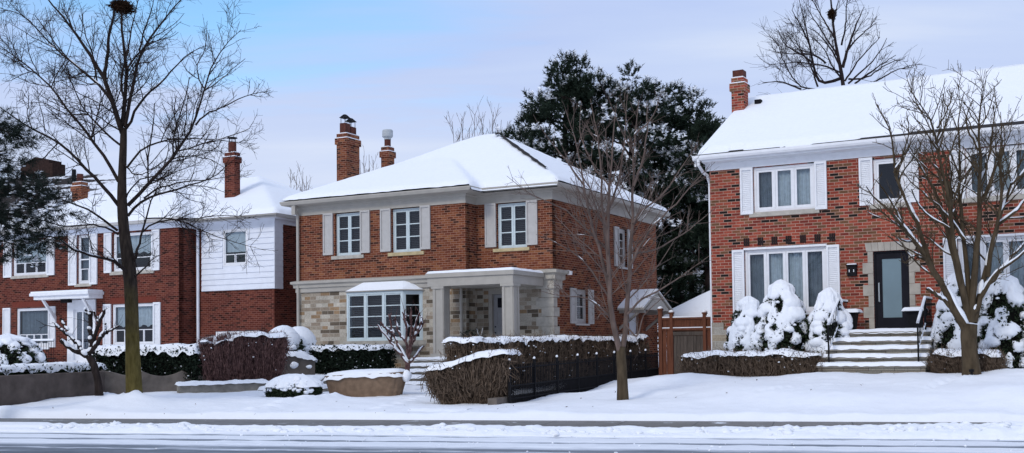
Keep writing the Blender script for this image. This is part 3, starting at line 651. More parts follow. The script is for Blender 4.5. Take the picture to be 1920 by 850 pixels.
dd = MB().box(-2.31, -1.44, .14, .19, 1.34, 3.5); ring(dd, -2.2, -1.55, 1.5, 2.3, .03, .125, .139); ring(dd, -2.2, -1.55, 2.45, 2.95, .03, .125, .139)
dr = C.part('door', dd, plain('grey_door', (.32, .32, .335), .06, 4, .5, .2)); C.part('pane', MB().box(-2.15, -1.6, .12, .138, 3.05, 3.38), DOORB, dr); C.part('handle', MB().lathe([(0, -.03), (.03, 0), (0, .03)], (-2.24, .11, 2.2)), BLACKM, dr); C.part('lock', MB().lathe([(0, -.03), (.03, 0), (0, .03)], (-2.24, .11, 2.4)), BLACKM, dr)
C.part('downspout', MB().tube([(-9.86, -1.1, 6.98), (-9.86, -1.08, 6.86), (-9.87, -.86, 6.62), (-9.87, -.85, 1.0)], .055, 8).box(-9.95, -9.79, -1.12, -.99, 6.6, 6.95), BEIGE)
lm = MB().lathe([(0, 0), (.09, 0), (.1, .12), (0, .14)], (.12, 1.06, 4.12), 10).box(.0, .1, 1.0, 1.12, 4.2, 4.28); C.part('security_lamp', lm, WHITE)
# side door hood
hd = MB(); u1 = 1.05
for s_ in (0, 1):
    a, b = ((5.45, 3.03), (7.0, 3.72)) if not s_ else ((7.0, 3.72), (8.55, 3.03))
    hd.hexa([(.003, a[0], a[1]), (u1, a[0], a[1]), (u1, b[0], b[1]), (.003, b[0], b[1]), (.003, a[0], a[1]+.08), (u1, a[0], a[1]+.08), (u1, b[0], b[1]+.08), (.003, b[0], b[1]+.08)])
for dv in (5.6, 8.3): hd.box(.004, u1-.03, dv, dv+.1, 2.93, 3.04); hd.prism([(.004, dv, 2.3), (.004, dv, 2.42), (.8, dv, 2.93), (.68, dv, 2.93)], (0, .08, 0))
hd.prism([(u1-.04, 5.7, 3.05), (u1-.04, 8.3, 3.05), (u1-.04, 7.0, 3.66)], (-.03, 0, 0))
hood = C.part('door_hood', hd, BEIGE)
C.part('snow', MB().hexa([(.004, 5.46, 3.115), (u1-.02, 5.46, 3.115), (u1-.02, 6.98, 3.8), (.004, 6.98, 3.8), (.004, 5.48, 3.17), (u1-.03, 5.48, 3.17), (u1-.03, 6.98, 3.87), (.004, 6.98, 3.87)]).hexa([(.004, 8.54, 3.115), (.004, 7.02, 3.8), (u1-.02, 7.02, 3.8), (u1-.02, 8.54, 3.115), (.004, 8.52, 3.17), (.004, 7.02, 3.87), (u1-.03, 7.02, 3.87), (u1-.03, 8.52, 3.17)]), SNOW, hood)
C.part('side_door', rotate_side(MB().box(6.6, 7.55, .1, .15, .9, 3.0), 0), WHITE2)

# ------------------------------------------------------------------ right house
H = House(1332, 400, 33.4, 29.1, 'mixed red brick house with white louvred shutters, black front door and snowy gable roof')
ow1, ow2 = (1.3, 3.04, 5.44, 6.72), (6.98, 8.72, 5.44, 6.72); ol1, ol2 = (1.0, 3.32, 2.58, 4.38), (6.74, 9.06, 2.58, 4.38); om = (4.63, 5.44, 5.44, 6.66); od = (4.58, 5.5, 2.05, 4.16)
m = MB(); wall_u(m, 0, 10.08, .3, 6.95, 0, [ow1, ow2, ol1, ol2, om, od])
m.box(0, .28, .281, 9.0, .3, 6.95); m.box(9.8, 10.08, .281, 9.0, .3, 6.95); m.box(.281, 9.79, 8.7, 8.99, .3, 6.95)
for a in (0., 9.8): m.prism([(a, 0, 6.951), (a, 9.0, 6.951), (a, 4.5, 9.35)], (.28, 0, 0))
H.part('wall', m, BR_R)
sb = MB(); z = .4; k = 0
for (z0, z1, ue) in ((.4, .95, 1.2), (.952, 1.2, 1.05), (1.203, 1.44, .8), (1.443, 1.68, .62), (1.683, 1.86, .6), (1.863, 2.12, .42), (2.123, 2.33, .34)): sb.box(-.012, ue, -.025, .2, z0, z1)
H.part('stone_base', sb, STONE_R)
for k in range(7):
    x = .98+.405*k; sm = MB()
    for j in range(3): sm.box(x+j*.058, x+j*.058+.05, -.012, .05, 4.50, 4.72)
    H.part('soldier_brick', sm, BLACKM if False else plain('dark_brick', (.02, .014, .014), .3, 9, .85, .2) if k == 0 else bpy.data.materials['dark_brick'])
ds = MB(); zs = np.linspace(2.06, 4.16, 8)
for j in range(7):
    a = .28 if j % 2 else .14
    ds.box(4.575-a-.0, 4.575, -.03, .12, zs[j]+.004, zs[j+1]-.004); ds.box(5.505, 5.505+a, -.03, .12, zs[j]+.004, zs[j+1]-.004)
xs = np.linspace(4.36, 5.72, 9)
for j in range(8):
    c = 5.04; a, b = xs[j]+.004, xs[j+1]-.004; k1 = .94
    ds.hexa([(c+(a-c)*k1, -.032, 4.165), (c+(b-c)*k1, -.032, 4.165), (c+(b-c)*k1, .12, 4.165), (c+(a-c)*k1, .12, 4.165), (a, -.032, 4.40), (b, -.032, 4.40), (b, .12, 4.40), (a, .12, 4.40)])
H.part('door_surround', ds, plain('surround_stone', (.40, .365, .315), .16, 3.5, .9, .2, bump=.4))
fr = H.part('door_frame', ring(MB(), 4.58, 5.5, 2.05, 4.16, .05, .03, .2), DOORB)
dd = MB(); ring(dd, 4.632, 5.448, 2.102, 4.108, .16, .06, .11, .26, .16); dr = H.part('door', dd, DOORB)
H.part('pane', MB().box(4.79, 5.29, .075, .1, 2.36, 3.95), FROST, dr); H.part('handle', MB().tube([(4.71, .058, 2.8), (4.71, -.0, 2.8), (4.71, -.0, 3.3), (4.71, .058, 3.3)], .018, 8), GREYM, dr); H.part('threshold', MB().box(4.55, 5.53, -.06, .2, 2.0, 2.05), GREYM, dr)
window(H, *ow1, 0, [1, 1, 1], 1, WHITE, .07, .065, .03, .04, sill=(1.17, 3.16, 5.31, LIME), covers=['grey', 'sheer', 'sheer'], mull=.03)
window(H, *ow2, 0, [1, 1, 1], 1, WHITE, .07, .065, .03, .04, sill=(6.85, 8.85, 5.31, LIME), covers=['grey', 'sheer', 'grey'], mull=.03)
window(H, *om, 0, [1], 1, WHITE, .07, .06, .03, .04, sill=(4.5, 5.58, 5.31, LIME), cover=None)
window(H, *ol1, 0, [1, 1, 1, 1], 1, WHITE, .07, .06, .03, .04, sill=(.95, 3.37, 2.5, WHITE), covers=['grey', 'sheer', 'sheer', 'grey'], mull=.02)
window(H, *ol2, 0, [1, 1, 1, 1], 1, WHITE, .07, .06, .03, .04, sill=(6.7, 9.1, 2.5, WHITE), covers=['grey', 'sheer', 'sheer', 'grey'], mull=.02)
for a, b, z0, z1 in ((.92, 1.29, 5.4, 6.74), (3.05, 3.38, 5.4, 6.74), (6.6, 6.97, 5.42, 6.72), (8.73, 9.08, 5.42, 6.72), (4.26, 4.62, 5.42, 6.72), (5.45, 5.81, 5.42, 6.72), (.64, .99, 2.5, 4.4), (3.33, 3.68, 2.5, 4.4), (6.38, 6.73, 2.5, 4.42), (9.07, 9.42, 2.5, 4.42)): shutter(H, a, b, z0, z1, 0, WHITE, True)
for o_ in (ol1, ol2): H.part('window_head', MB().box(o_[0]-.02, o_[1]+.02, -.05, -.004, 4.38, 4.44), WHITE)
H.part('floor_slab', MB().box(.3, 9.8, .3, 8.7, 4.55, 4.75), DARK); H.part('ceiling_slab', MB().box(.3, 9.8, .3, 8.7, 6.85, 6.9), DARK); H.part('partition', MB().box(.3, 9.8, 2.4, 2.5, .3, 6.8), DARK)
cn = MB(); yz = [(-.03, 6.74), (-.03, 6.93), (-.34, 6.96), (-.34, 7.03), (-.0, 7.03), (.0, 6.74)]
cn.prism([(-.12, a, b) for a, b in yz], (10.3, 0, 0)); H.part('cornice', cn, WHITE)
H.part('gutter', MB().prism([(-.36, a, b) for a, b in [(-.342, 7.0), (-.43, 7.02), (-.46, 7.08), (-.46, 7.15), (-.342, 7.15)]], (10.8, 0, 0)), WHITE)
H.part('downspout', MB().tube([(-.2, -.4, 7.05), (-.2, -.38, 6.88), (-.16, -.1, 6.7), (-.08, .02, 6.62), (-.07, .2, 6.4), (-.07, .2, 1)], .05, 8), WHITE)
KR = .528
def funR(U, V): return 7.12+KR*(4.5+.34-np.abs(V-4.5))
U, V = np.meshgrid([-.33, 10.41], [-.34, 4.5, 9.34], indexing='ij'); rz = funR(U, V); rm = MB().grid(xyz(U, V, rz)); rm.grid(xyz(U, V, rz-.1), True); rm.grid(xyz(np.full((2, 3), -.33), np.stack([V[0], V[0]]), np.stack([rz[0], rz[0]-.1])), True)
rf = H.part('roof', rm, SHING)
for a in (-.34, 10.36): H.part('rake_board', MB().prism([(a, -.33, 7.0), (a, 4.5, 9.55), (a, 9.33, 7.0), (a, 9.33, 6.85), (a, 4.5, 9.38), (a, -.33, 6.85)], (.05, 0, 0)), WHITE)
nu, nv = 200, 104; uu = np.linspace(-.33, 10.41, nu); vv = np.linspace(-.34, 9.34, nv); U, V = np.meshgrid(uu, vv, indexing='ij')
p = xyz(U, V, 0); rag = .13+.08*np.clip(U/3, 0, 1)+.09*fbm(xyz(U*1.1, 0*U, 0), 12, 4)+.22*np.clip(vn(xyz(U*.35, 0*U, 2), 6), 0, 1); eF = V+.34-rag; eL = np.minimum(U+.33-.03, 10.41-U-.03); rr = .045+.05*np.clip(fbm(xyz(U*.8, 0*U, 4), 16, 3), 0, 1)
eR = np.abs(V-4.5)-rr; e = np.minimum(np.minimum(eF, eL*2), 9.3-V); pr = np.clip(e/.16, 0, 1)
th = .15*np.sqrt(1-(1-pr)**2)*(1+.15*fbm(p*.5, 8, 2))+.012*fbm(p*2.4, 7, 3)*pr
th = th*np.clip(np.where(V < 4.5, np.clip(eR, 0, 1)/.10, 1), .0, 1)**.5
Z = np.where((e > 0), funR(U, V)+th+.003, funR(U, V)-.03)
H.part('roof_snow', MB().grid(xyz(U, V, Z)), SNOW, rf, True)
H.part('ridge_cap', MB().tube([(-.3, 4.5, 9.70), (10.4, 4.5, 9.70)], .045, 6), SHING, rf)
chimney(H, -.30, .10, 3.05, 3.5, 6.95, 10.12, BR_R, 'slab')
H.part('vent', MB().box(.3, .5, 3.5, 3.7, 9.15, 9.45), BLACKM)

# ------------------------------------------------------------------ left house
L = House(514, 450, 44.5, 27, 'dark red brick house with a white siding wing and white hood over its door')
s_ = -.9; mw = [(-13.46, -11.38, 5.05, 6.55), (-9.56, -8.88, 4.57, 6.6), (-7.55, -5.43, 5.0, 6.55), (-13.22, -11.27, 1.99, 3.64), (-7.6, -5.34, 1.98, 3.66), (-9.9, -8.7, 1.3, 3.6)]
m = MB(); wall_u(m, -15.2, -4.02, .3, 6.75, s_, mw); m.box(-4.3, -4.02, s_+.001, .001, .3, 6.75); wall_u(m, -4.02, -.001, .3, 4.09, 0, [(-2.95, -.75, 1.9, 2.48)])
m.box(-.28, 0, .002, 9, .3, 6.75); m.box(-15.19, -14.9, s_+.28, 9, .3, 6.75); m.box(-4.019, -3.6, .002, .28, 4.09, 6.75); L.part('wall', m, BR_L)
sd = MB(); wall_u(sd, -3.6, .05, 4.09, 6.72, -.04, [(-2.5, -1.26, 5.05, 6.5)], .2)
for k in range(12):
    z = 4.1+k*.22
    for a, b in ((-3.6, -2.52), (-1.24, .055)) if 5.0 < z+.1 < 6.45 else ((-3.6, .055),): sd.hexa([(a, -.076, z), (b, -.076, z), (b, -.041, z), (a, -.041, z), (a, -.046, z+.217), (b, -.046, z+.217), (b, -.041, z+.217), (a, -.041, z+.217)])
sd.box(.002, .06, -.03, .45, 4.09, 6.72)
for k in range(12): z = 4.1+k*.22; sd.hexa([(.061, -.035, z), (.08, -.035, z), (.08, .45, z), (.061, .45, z), (.061, -.035, z+.21), (.066, -.035, z+.21), (.066, .45, z+.21), (.061, .45, z+.21)])
sd.box(.02, .072, -.066, -.036, 4.09, 6.72)
L.part('siding', sd, WHITE2)
L.part('cornice', sweep(MB(), [(-.05, 6.62), (.05, 6.62), (.05, 6.8), (.3, 6.84), (.3, 6.92), (-.05, 6.92)], [(-15.2, s_), (-4.02, s_), (-4.02, 0), (0.02, 0), (0.02, 9), (-15.2, 9)]), WHITE2)
L.part('gutter', sweep(MB(), [(.302, 6.82), (.38, 6.84), (.42, 6.96), (.302, 6.96)], [(-15.2, s_), (-4.02, s_), (-4.02, 0), (0.02, 0), (0.02, 9), (-15.2, 9)]), BEIGE2)
rA2, rB2 = (-15.6, .42, -.4, 9.3), (-15.6, -3.6, -1.3, 9.3)
def edgeL(U, V): return np.maximum(hipd(U, V, rA2), hipd(U, V, rB2))
def funL(U, V): return 6.95+.47*np.maximum(edgeL(U, V), -.1)
U, V = np.meshgrid(np.linspace(-15.6, .42, 90), np.linspace(-1.3, 9.3, 60), indexing='ij'); rf = L.part('roof', MB().grid(xyz(U, V, np.where(edgeL(U, V) >= -.01, funL(U, V)-.06, 6.85)), False, edgeL(U, V) >= -.01), SHING)
L.part('roof_snow', snow_roof(funL, edgeL, -15.6, .42, -1.3, 9.3, .13, .16, 23, .03), SNOW, rf, True)
rc = MB()
for a, b in ((1.2, 1.75), (2.35, 3.3)):
    t = np.linspace(a, b, 14); wv = .16*np.sin(np.linspace(.2, 2.9, 14))*(1+.5*vn(xyz(t*6, 0*t, 0), 4)); p0 = xyz(.42-t, 9.3-t, 6.95+.47*t+.22)
    rc.grid(np.stack([p0+np.array([0, 1.4, -.25])*wv[:, None], p0+np.array([0, 0, .03]), p0+np.array([1, -.8, -.1])*wv[:, None]*1.2], 1))
for (px_, py_) in ((514, 350), (540, 372)): pass
L.part('ridge_cap', rc, SHING, rf)
chimney(L, -3.85, -3.32, 1.6, 1.95, 6.9, 9.93, BR_L, 'clay_cap'); chimney(L, -13.9, -13.3, 2.7, 3.1, 7, 9.6, BR_C, 'clay')
window(L, -13.46, -11.38, 5.05, 6.55, s_, [1], 1, WHITE, .07, .04, .04, .05, 'shade', sill=(-13.55, -11.28, 4.93, LIME), panes=[(-13.35, -12.8, 5.14, 5.6), (-12.77, -12.1, 5.14, 5.6), (-12.07, -11.5, 5.14, 5.6)])
window(L, -7.55, -5.43, 5.0, 6.55, s_, [1], 1, WHITE, .07, .04, .04, .05, 'lace', sill=(-7.7, -5.3, 4.86, LIME), panes=[(-7.4, -6.5, 5.1, 5.55), (-6.47, -5.55, 5.1, 5.55)])
window(L, -9.56, -8.88, 4.57, 6.6, s_, [1], 2, WHITE, .06, .04, .05, .05, 'grey', sill=(-9.7, -8.75, 4.45, LIME), panes=[(-9.45, -9.0, 4.68, 5.2)])
window(L, -13.22, -11.27, 1.99, 3.64, s_, [1], 1, WHITE, .07, .04, .04, .05, 'grey', sill=(-13.3, -11.2, 1.87, WHITE), panes=[(-13.08+k*.44, -12.66+k*.44, 2.1, 2.52) for k in range(4)])
window(L, -7.6, -5.34, 1.98, 3.66, s_, [1], 1, WHITE, .07, .04, .04, .05, 'lace', sill=(-7.7, -5.25, 1.87, WHITE), panes=[(-7.46+k*.515, -6.96+k*.515, 2.09, 2.62) for k in range(4)])
window(L, -2.5, -1.26, 5.05, 6.5, 0, [1], 1, WHITE, .07, .04, .04, -.05, 'shade', panes=[(-2.4, -1.9, 5.15, 5.52), (-1.87, -1.36, 5.15, 5.52)])
window(L, -2.95, -.75, 1.9, 2.48, 0, [1, 1], 1, WHITE, .08, .05, .04, .03, None)
for a, b, z0, z1 in ((-14.0, -13.5, 5.0, 6.6), (-11.34, -10.9, 5.0, 6.6), (-10.06, -9.6, 4.52, 6.62), (-8.84, -8.42, 4.52, 6.62), (-8.02, -7.62, 4.96, 6.6), (-5.4, -5.0, 4.96, 6.6), (-14.02, -13.56, 1.95, 3.68), (-11.24, -10.83, 1.95, 3.68), (-8.06, -7.64, 1.95, 3.68), (-5.32, -4.95, 1.95, 3.68)): shutter(L, a, b, z0, z1, s_, WHITE, True)
for a, b in ((-13.5, -11.2), (-7.7, -5.2)): L.part('soldier_course', MB().box(a, b, s_-.006, s_+.02, 3.70, 3.92), bpy.data.materials['dark_brick'] if False else plain('lintel_brick', (.15, .034, .022), .3, 14, .9, .2, stretch=(8, 8, 1)) if a < -13 else bpy.data.materials['lintel_brick'])
dh = MB().box(-11.3, -8.12, s_-.75, s_-.002, 3.93, 4.08); dh.box(-11.44, -8.06, s_-.85, s_-.002, 4.081, 4.2)
for a in (-10.9, -8.6): dh.prism([(a, s_-.004, 3.0), (a, s_-.004, 3.25), (a, s_-.62, 3.93), (a, s_-.72, 3.93)], (.1, 0, 0))
hd = L.part('door_hood', dh, WHITE); L.part('snow', MB().box(-11.4, -8.1, s_-.82, s_-.03, 4.2, 4.27), SNOW, hd)
dp = MB(); ring(dp, -10.1, -8.5, 1.3, 3.9, .35, s_-.06, s_+.1, .1, .4); L.part('door_frame', dp, WHITE)
dd = MB(); ring(dd, -9.75, -8.85, 1.35, 3.5, .1, s_+.04, s_+.09, .5); dd.box(-9.35, -9.28, s_+.045, s_+.085, 1.8, 3.4); dr = L.part('door', dd, WHITE); L.part('pane', MB().box(-9.66, -8.94, s_+.06, s_+.07, 1.8, 3.42), GLASS, dr)
L.part('downspout', MB().tube([(-3.72, -.3, 6.85), (-3.76, -.1, 6.55), (-3.76, -.08, 1.2)], .06, 8), WHITE2); L.part('porch_lamp', MB().box(-9.95, -9.5, s_-.55, s_-.35, 3.78, 3.925), BLACKM)
L.part('floor_slab', MB().box(-14.8, -.3, .3, 8.8, 4.1, 4.25), DARK); L.part('ceiling_slab', MB().box(-14.8, -.3, .3, 8.8, 6.62, 6.7), DARK); L.part('partition', MB().box(-14.8, -.3, 2.4, 2.5, .3, 6.6), DARK)
rl = MB()
for a in (-12.6, -11.2):
    pts = [(a-1.0, s_-2.6, .95+.0), (a+.9, s_-1.2, 1.95), (a+2.2, s_-1.2, 1.95)] if False else None
# iron stair rails in front of the door, snow on the handrail
for a, dx in ((-12.9, 0), (-11.6, 0)):
    m = MB(); p0 = np.array([a-1.2, s_-2.7, 1.32]); p1 = np.array([a+.6, s_-1.1, 2.2]); p2 = np.array([a+1.9, s_-1.1, 2.2])
    m.tubes(np.array([[p0, p0*.5+p1*.5, p1, p2]]), np.full((1, 4), .025), 6, True); lo = np.array([0, 0, -.72]); m.tubes(np.array([[p0+lo, p0*.5+p1*.5+lo, p1+lo, p2+lo]]), np.full((1, 4), .018), 6, True)
    for k in np.linspace(0, 1, 16): c = p0+(p1-p0)*k; m.tube([c+lo*1.25, c], .012, 4)
    for k in np.linspace(.1, 1, 9): c = p1+(p2-p1)*k; m.tube([c+lo*1.25, c], .012, 4)
    r = tag(m.build('stair_railing', BLACKM), 'black iron stair railing topped with snow %s the dark red house door' % ('left of another, below' if a < -12 else 'right of another, below'), 'railing', 'stair railings at the dark red house'); r.location = L.o; r.rotation_euler = (0, 0, -L.az)
    s2 = MB(); s2.tubes(np.array([[p0, p0*.5+p1*.5, p1, p2]])+np.array([0, 0, .045]), np.full((1, 4), .05), 6, True); s2.build('snow', SNOW, r)

# ------------------------------------------------------------------ far buildings
def far_house():
    o = P(0, 500, 60); r = empty('brick_house', 'house with steep dark shingle roof striped by snow, far behind the dark red house', 'house', (o[0], o[1], 0), -R_(27))
    MB().box(-10, 10.5, 0, 9, .3, 8.0).build('wall', BROWNW, r)
    t = NT('shingle_snow_stripes'); x, y, z = t.xyzsep(t.tc.outputs['Object'])[:3]
    mp = t.n('ShaderNodeMapping'); mp.inputs['Scale'].default_value = (.5, 1.6, 1.6); t.l(t.tc.outputs['Object'], mp.inputs[0]); n = t.noise(1.6, mp.outputs[0], 5, .65); n2 = t.noise(.35, None, 2)
    sx = t.math('FRACT', t.math('MULTIPLY', z, 3.2)); k = t.math('ADD', t.math('MULTIPLY', sx, .22), t.math('MULTIPLY', n, 1.28)); k = t.math('ADD', k, t.math('MULTIPLY', x, .055))
    c = t.ramp(k, [(.80, (.035, .03, .03)), (.90, (.70, .73, .79))]); t.col(c); t.rough(.9, .1)
    rf = MB(); rf.hexa([(-10.4, -.5, 7.9), (11, -.5, 7.9), (11, 9.5, 7.9), (-10.4, 9.5, 7.9), (-10.4, 4.2, 12.0), (6.4, 4.2, 11.3), (6.4, 4.8, 11.3), (-10.4, 4.8, 12.0)]); ro = rf.build('roof', t.m, r)
    MB().box(1.2, 1.36, 3.6, 3.76, 10.6, 11.75).build('vent', BLACKM, r)
    d = MB(); d.prism([(-3.9, 4.5, 11.5), (-1.3, 4.5, 11.4), (-1.3, 4.5, 12.45), (-1.6, 4.5, 12.45), (-1.6, 4.5, 12.65), (-2.7, 4.5, 12.9), (-3.9, 4.5, 12.5)], (0, .9, 0)); d.build('dormer', plain('dark_brown_brick', (.035, .02, .017), .4, 8, .9, .1), r)
far_house()
def garage():
    o = P(1338, 600, 46); r = empty('garage', 'low garage with snowy hip roof behind the cedar fence, between two brick houses', 'garage', (o[0], o[1], 0), -R_(28))
    MB().box(-1.9, 3.5, 0, 5, .3, 2.75).build('wall', BROWNW, r)
    ed = lambda U, V: hipd(U, V, (-2.3, 3.9, -.4, 5.4)); fn = lambda U, V: 2.75+.62*np.maximum(ed(U, V), -.1)
    U, V = np.meshgrid(np.linspace(-2.3, 3.9, 40), np.linspace(-.4, 5.4, 40), indexing='ij'); rf = MB().grid(xyz(U, V, np.where(ed(U, V) > -.01, fn(U, V), 2.7))).build('roof', SHING, r)
    snow_roof(fn, ed, -2.3, 3.9, -.4, 5.4, .13, .15, 33).build('roof_snow', SNOW, rf, True)
garage()
def far_brick():
    o = P(1300, 560, 62); r = empty('brick_house', 'brown brick house seen small behind the garage and dark pines', 'house', (o[0], o[1], 0), -R_(28))
    MB().box(-.6, 6, 0, 8, .3, 5.2).build('wall', BROWNW, r); m = MB().prism([(-.9, -.4, 5.2), (-.9, 8.4, 5.2), (-.9, 4, 6.6)], (7, 0, 0)); m.build('roof', SNOW, r)
far_brick()

# ================================================================== VEGETATION
def finish(parts, name, label, cat, base, group=None):
    """parts: [(part name, MB, material, smooth)] in world coordinates; the thing is an Empty at its base"""
    r = empty(name, label, cat, base, 0, group); b = np.asarray(base, float)
    for nm, mb, mt, sm in parts:
        if not mb.v: continue
        mb.v = [q-b for q in mb.v]; mb.build(nm, mt, r, sm)
    return r

def bare_tree(name, label, base, trunk, limbs, trunk_r, bark, bark2, gens, snow=None, mlimb=14, cat='tree', group=None, depth_j=.6, snow_only=None):
    """trunk: world points; limbs: list of (world points, r0, r1)"""
    tm = MB(); tp = resample(trunk, 22); tr = np.interp(np.linspace(0, 1, 22), np.linspace(0, 1, len(trunk_r)), trunk_r)*(1+.05*vn(tp*3, 5))
    tm.tubes(tp[None], tr[None], 12, True)
    # root flare
    Lp = np.array([resample(l[0], mlimb) for l in limbs]); Lr = np.array([np.linspace(l[1], l[2], mlimb)**1.0 for l in limbs])
    Lp[:, 1:-1] += .012*rng.normal(size=Lp[:, 1:-1].shape)*np.minimum(1, Lr[:, 1:-1, None]/.02)
    lm = MB(); lm.tubes(Lp, Lr, 7); tw = MB(); P_, R__ = Lp, Lr; allp = [(Lp, Lr)]
    for gi, g in enumerate(gens):
        src = allp[g.pop('src', gi)]; L_ = np.linalg.norm(np.diff(src[0], axis=1), axis=2).sum(1)
        dens = g.pop('dens'); cnt = np.maximum(1 if gi < 2 else 0, rng.poisson(dens*L_)); p, r = spawn(src[0], src[1], cnt, **g); allp.append((p, r)); (lm if gi == 0 else tw).tubes(p, r, 5 if gi == 0 else 3)
    parts = [('trunk', tm, bark, True), ('limb', lm, bark2, True), ('crown', tw, bark2, False)]
    if snow:
        sm = MB(); limb_snow(sm, Lp, Lr, *snow); limb_snow(sm, allp[1][0][:700], allp[1][1][:700], snow[0]*.5, snow[1]*.55); parts.append(('snow', sm, SNOW, True))
    return finish(parts, name, label, cat, base, group)
def PX(pts, D, dj=0.):
    n = len(pts); return np.array([P(x, y, D+dj*k/max(1, n-1)) for k, (x, y) in enumerate(pts)])
def zm(pts, sc, ox, oy): return [(ox+x/sc, oy+y/sc) for x, y in pts]

# --- the big bare tree by the kerb
D = 29.0
trunk = PX([(252, 745), (250, 700), (248, 640), (247, 570), (244, 510), (234, 450), (229, 400), (228, 350), (230, 300), (232, 262), (232, 240)], D)
LB = [([(230, 250), (213, 195), (197, 150), (172, 105), (150, 70), (120, 35), (85, -8)], .085, .02, -1.2), ([(197, 150), (200, 100), (208, 50), (216, 8), (222, -25)], .06, .025, -.4), ([(229, 235), (236, 190), (238, 130), (230, 80), (226, 30), (232, -20)], .07, .022, .6),
      ([(234, 238), (250, 150), (262, 100), (290, 60), (320, 20), (352, -14)], .06, .015, 1.3), ([(236, 242), (262, 190), (290, 165), (328, 130), (348, 100), (388, 85)], .045, .008, -1.), ([(240, 385), (280, 345), (320, 300), (367, 235), (376, 205), (382, 165), (395, 125), (415, 85), (452, 56)], .06, .008, -1.6),
      ([(367, 235), (385, 212), (425, 198), (462, 178), (508, 170)], .03, .006, -.6), ([(270, 372), (300, 350), (345, 340), (402, 338), (450, 325)], .03, .006, -1.), ([(240, 405), (262, 375), (310, 362), (355, 348), (400, 335), (448, 290)], .045, .007, .9), ([(238, 315), (270, 272), (312, 262), (352, 258), (410, 263), (478, 270)], .035, .006, 1.4),
      ([(222, 385), (190, 345), (150, 303), (110, 268), (60, 240), (20, 220), (-12, 190)], .06, .012, -1.4), ([(222, 340), (200, 300), (175, 262), (140, 222), (120, 200), (90, 155), (60, 128), (25, 105), (-10, 80)], .055, .01, 1.2), ([(225, 272), (200, 252), (165, 215), (145, 190), (140, 160), (110, 120)], .035, .008, .3),
      ([(243, 520), (228, 500), (215, 487), (180, 483), (150, 475), (128, 462), (98, 440), (62, 443)], .06, .014, -2.0), ([(222, 440), (195, 425), (172, 419), (120, 427), (85, 412), (50, 408)], .032, .007, -1.2), ([(220, 432), (185, 405), (160, 388), (130, 380), (95, 370), (60, 372)], .04, .008, .6),
      ([(250, 492), (256, 474), (266, 438), (274, 410), (280, 382), (296, 350), (310, 330)], .042, .010, -1.3), ([(252, 520), (262, 510), (278, 498), (285, 485), (318, 472)], .03, .007, -1.2), ([(268, 435), (285, 415), (320, 412), (360, 412), (420, 402), (470, 408)], .028, .006, -.8), ([(274, 410), (300, 408), (345, 416), (395, 440), (450, 458), (498, 470)], .024, .005, -1.),
      ([(231, 250), (215, 240), (180, 215), (150, 208), (110, 195)], .025, .006, -1.), ([(200, 150), (170, 140), (120, 150), (75, 160)], .022, .005, -.6), ([(213, 195), (180, 150), (140, 120), (100, 90), (40, 20), (0, 20)], .05, .008, 1.5), ([(238, 130), (265, 90), (300, 75), (340, 40)], .03, .006, .8), ([(262, 100), (270, 60), (285, 20), (290, -20)], .03, .008, -.7),
      ([(320, 300), (350, 290), (400, 300), (440, 330)], .022, .005, -.8), ([(382, 165), (365, 130), (385, 95), (388, 45)], .022, .005, .5), ([(236, 200), (225, 150), (240, 90), (250, 40), (262, -10)], .04, .01, -1.), ([(110, 268), (80, 300), (40, 305), (0, 300)], .02, .005, -.5), ([(165, 215), (120, 215), (80, 190), (40, 195)], .022, .005, .6),
      ([(60, 240), (50, 215), (55, 180), (48, 150)], .018, .005, .1), ([(85, 248), (80, 215), (72, 190), (70, 160)], .018, .005, -.2), ([(230, 300), (250, 330), (275, 325), (310, 300)], .025, .006, -1.), ([(229, 400), (245, 350), (262, 335), (300, 330), (345, 300)], .03, .006, .6)]
limbs = [(PX(a, D, dj), r0*.84, r1*.8) for a, r0, r1, dj in LB]
bare_tree('bare_tree', 'tall bare tree with greenish lower trunk and a bird nest, nearest the kerb', P(252, 742, D), trunk, limbs, [.215, .185, .175, .168, .168, .172, .14, .125, .11, .095, .08], BARKM, BARK,
    [dict(dens=4.6, tmin=.12, ang=(28, 65), length=(.16, .42), upb=.10, wig=.32, trop=.05, m=7, rr=.0105, rmin=.006), dict(dens=6.5, tmin=.1, ang=(30, 68), length=(.3, .62), upb=.08, wig=.42, trop=.04, m=5, rr=.010, rmin=.0048), dict(dens=9.0, tmin=.1, ang=(30, 68), length=(.12, .36), rel=False, upb=.08, wig=.42, m=3, rmin=.0042)], snow=(.022, .42, .6, .55))
nb = P(229, 14, 28.8); m = MB(); c = nb+rng.normal(size=(900, 3))*np.array([.11, .11, .06]); d = rand_dirs(900)*np.array([1, 1, .45])*.11; m.tubes(np.stack([c-d, c+d], 1), np.full((900, 2), .009), 3); blobs(m, [nb], [[.2, .2, .12]], 2, .35)
tag(m.build('bird_nest', NEST), 'dark twiggy bird nest lodged high in the tall bare kerb tree', 'nest')

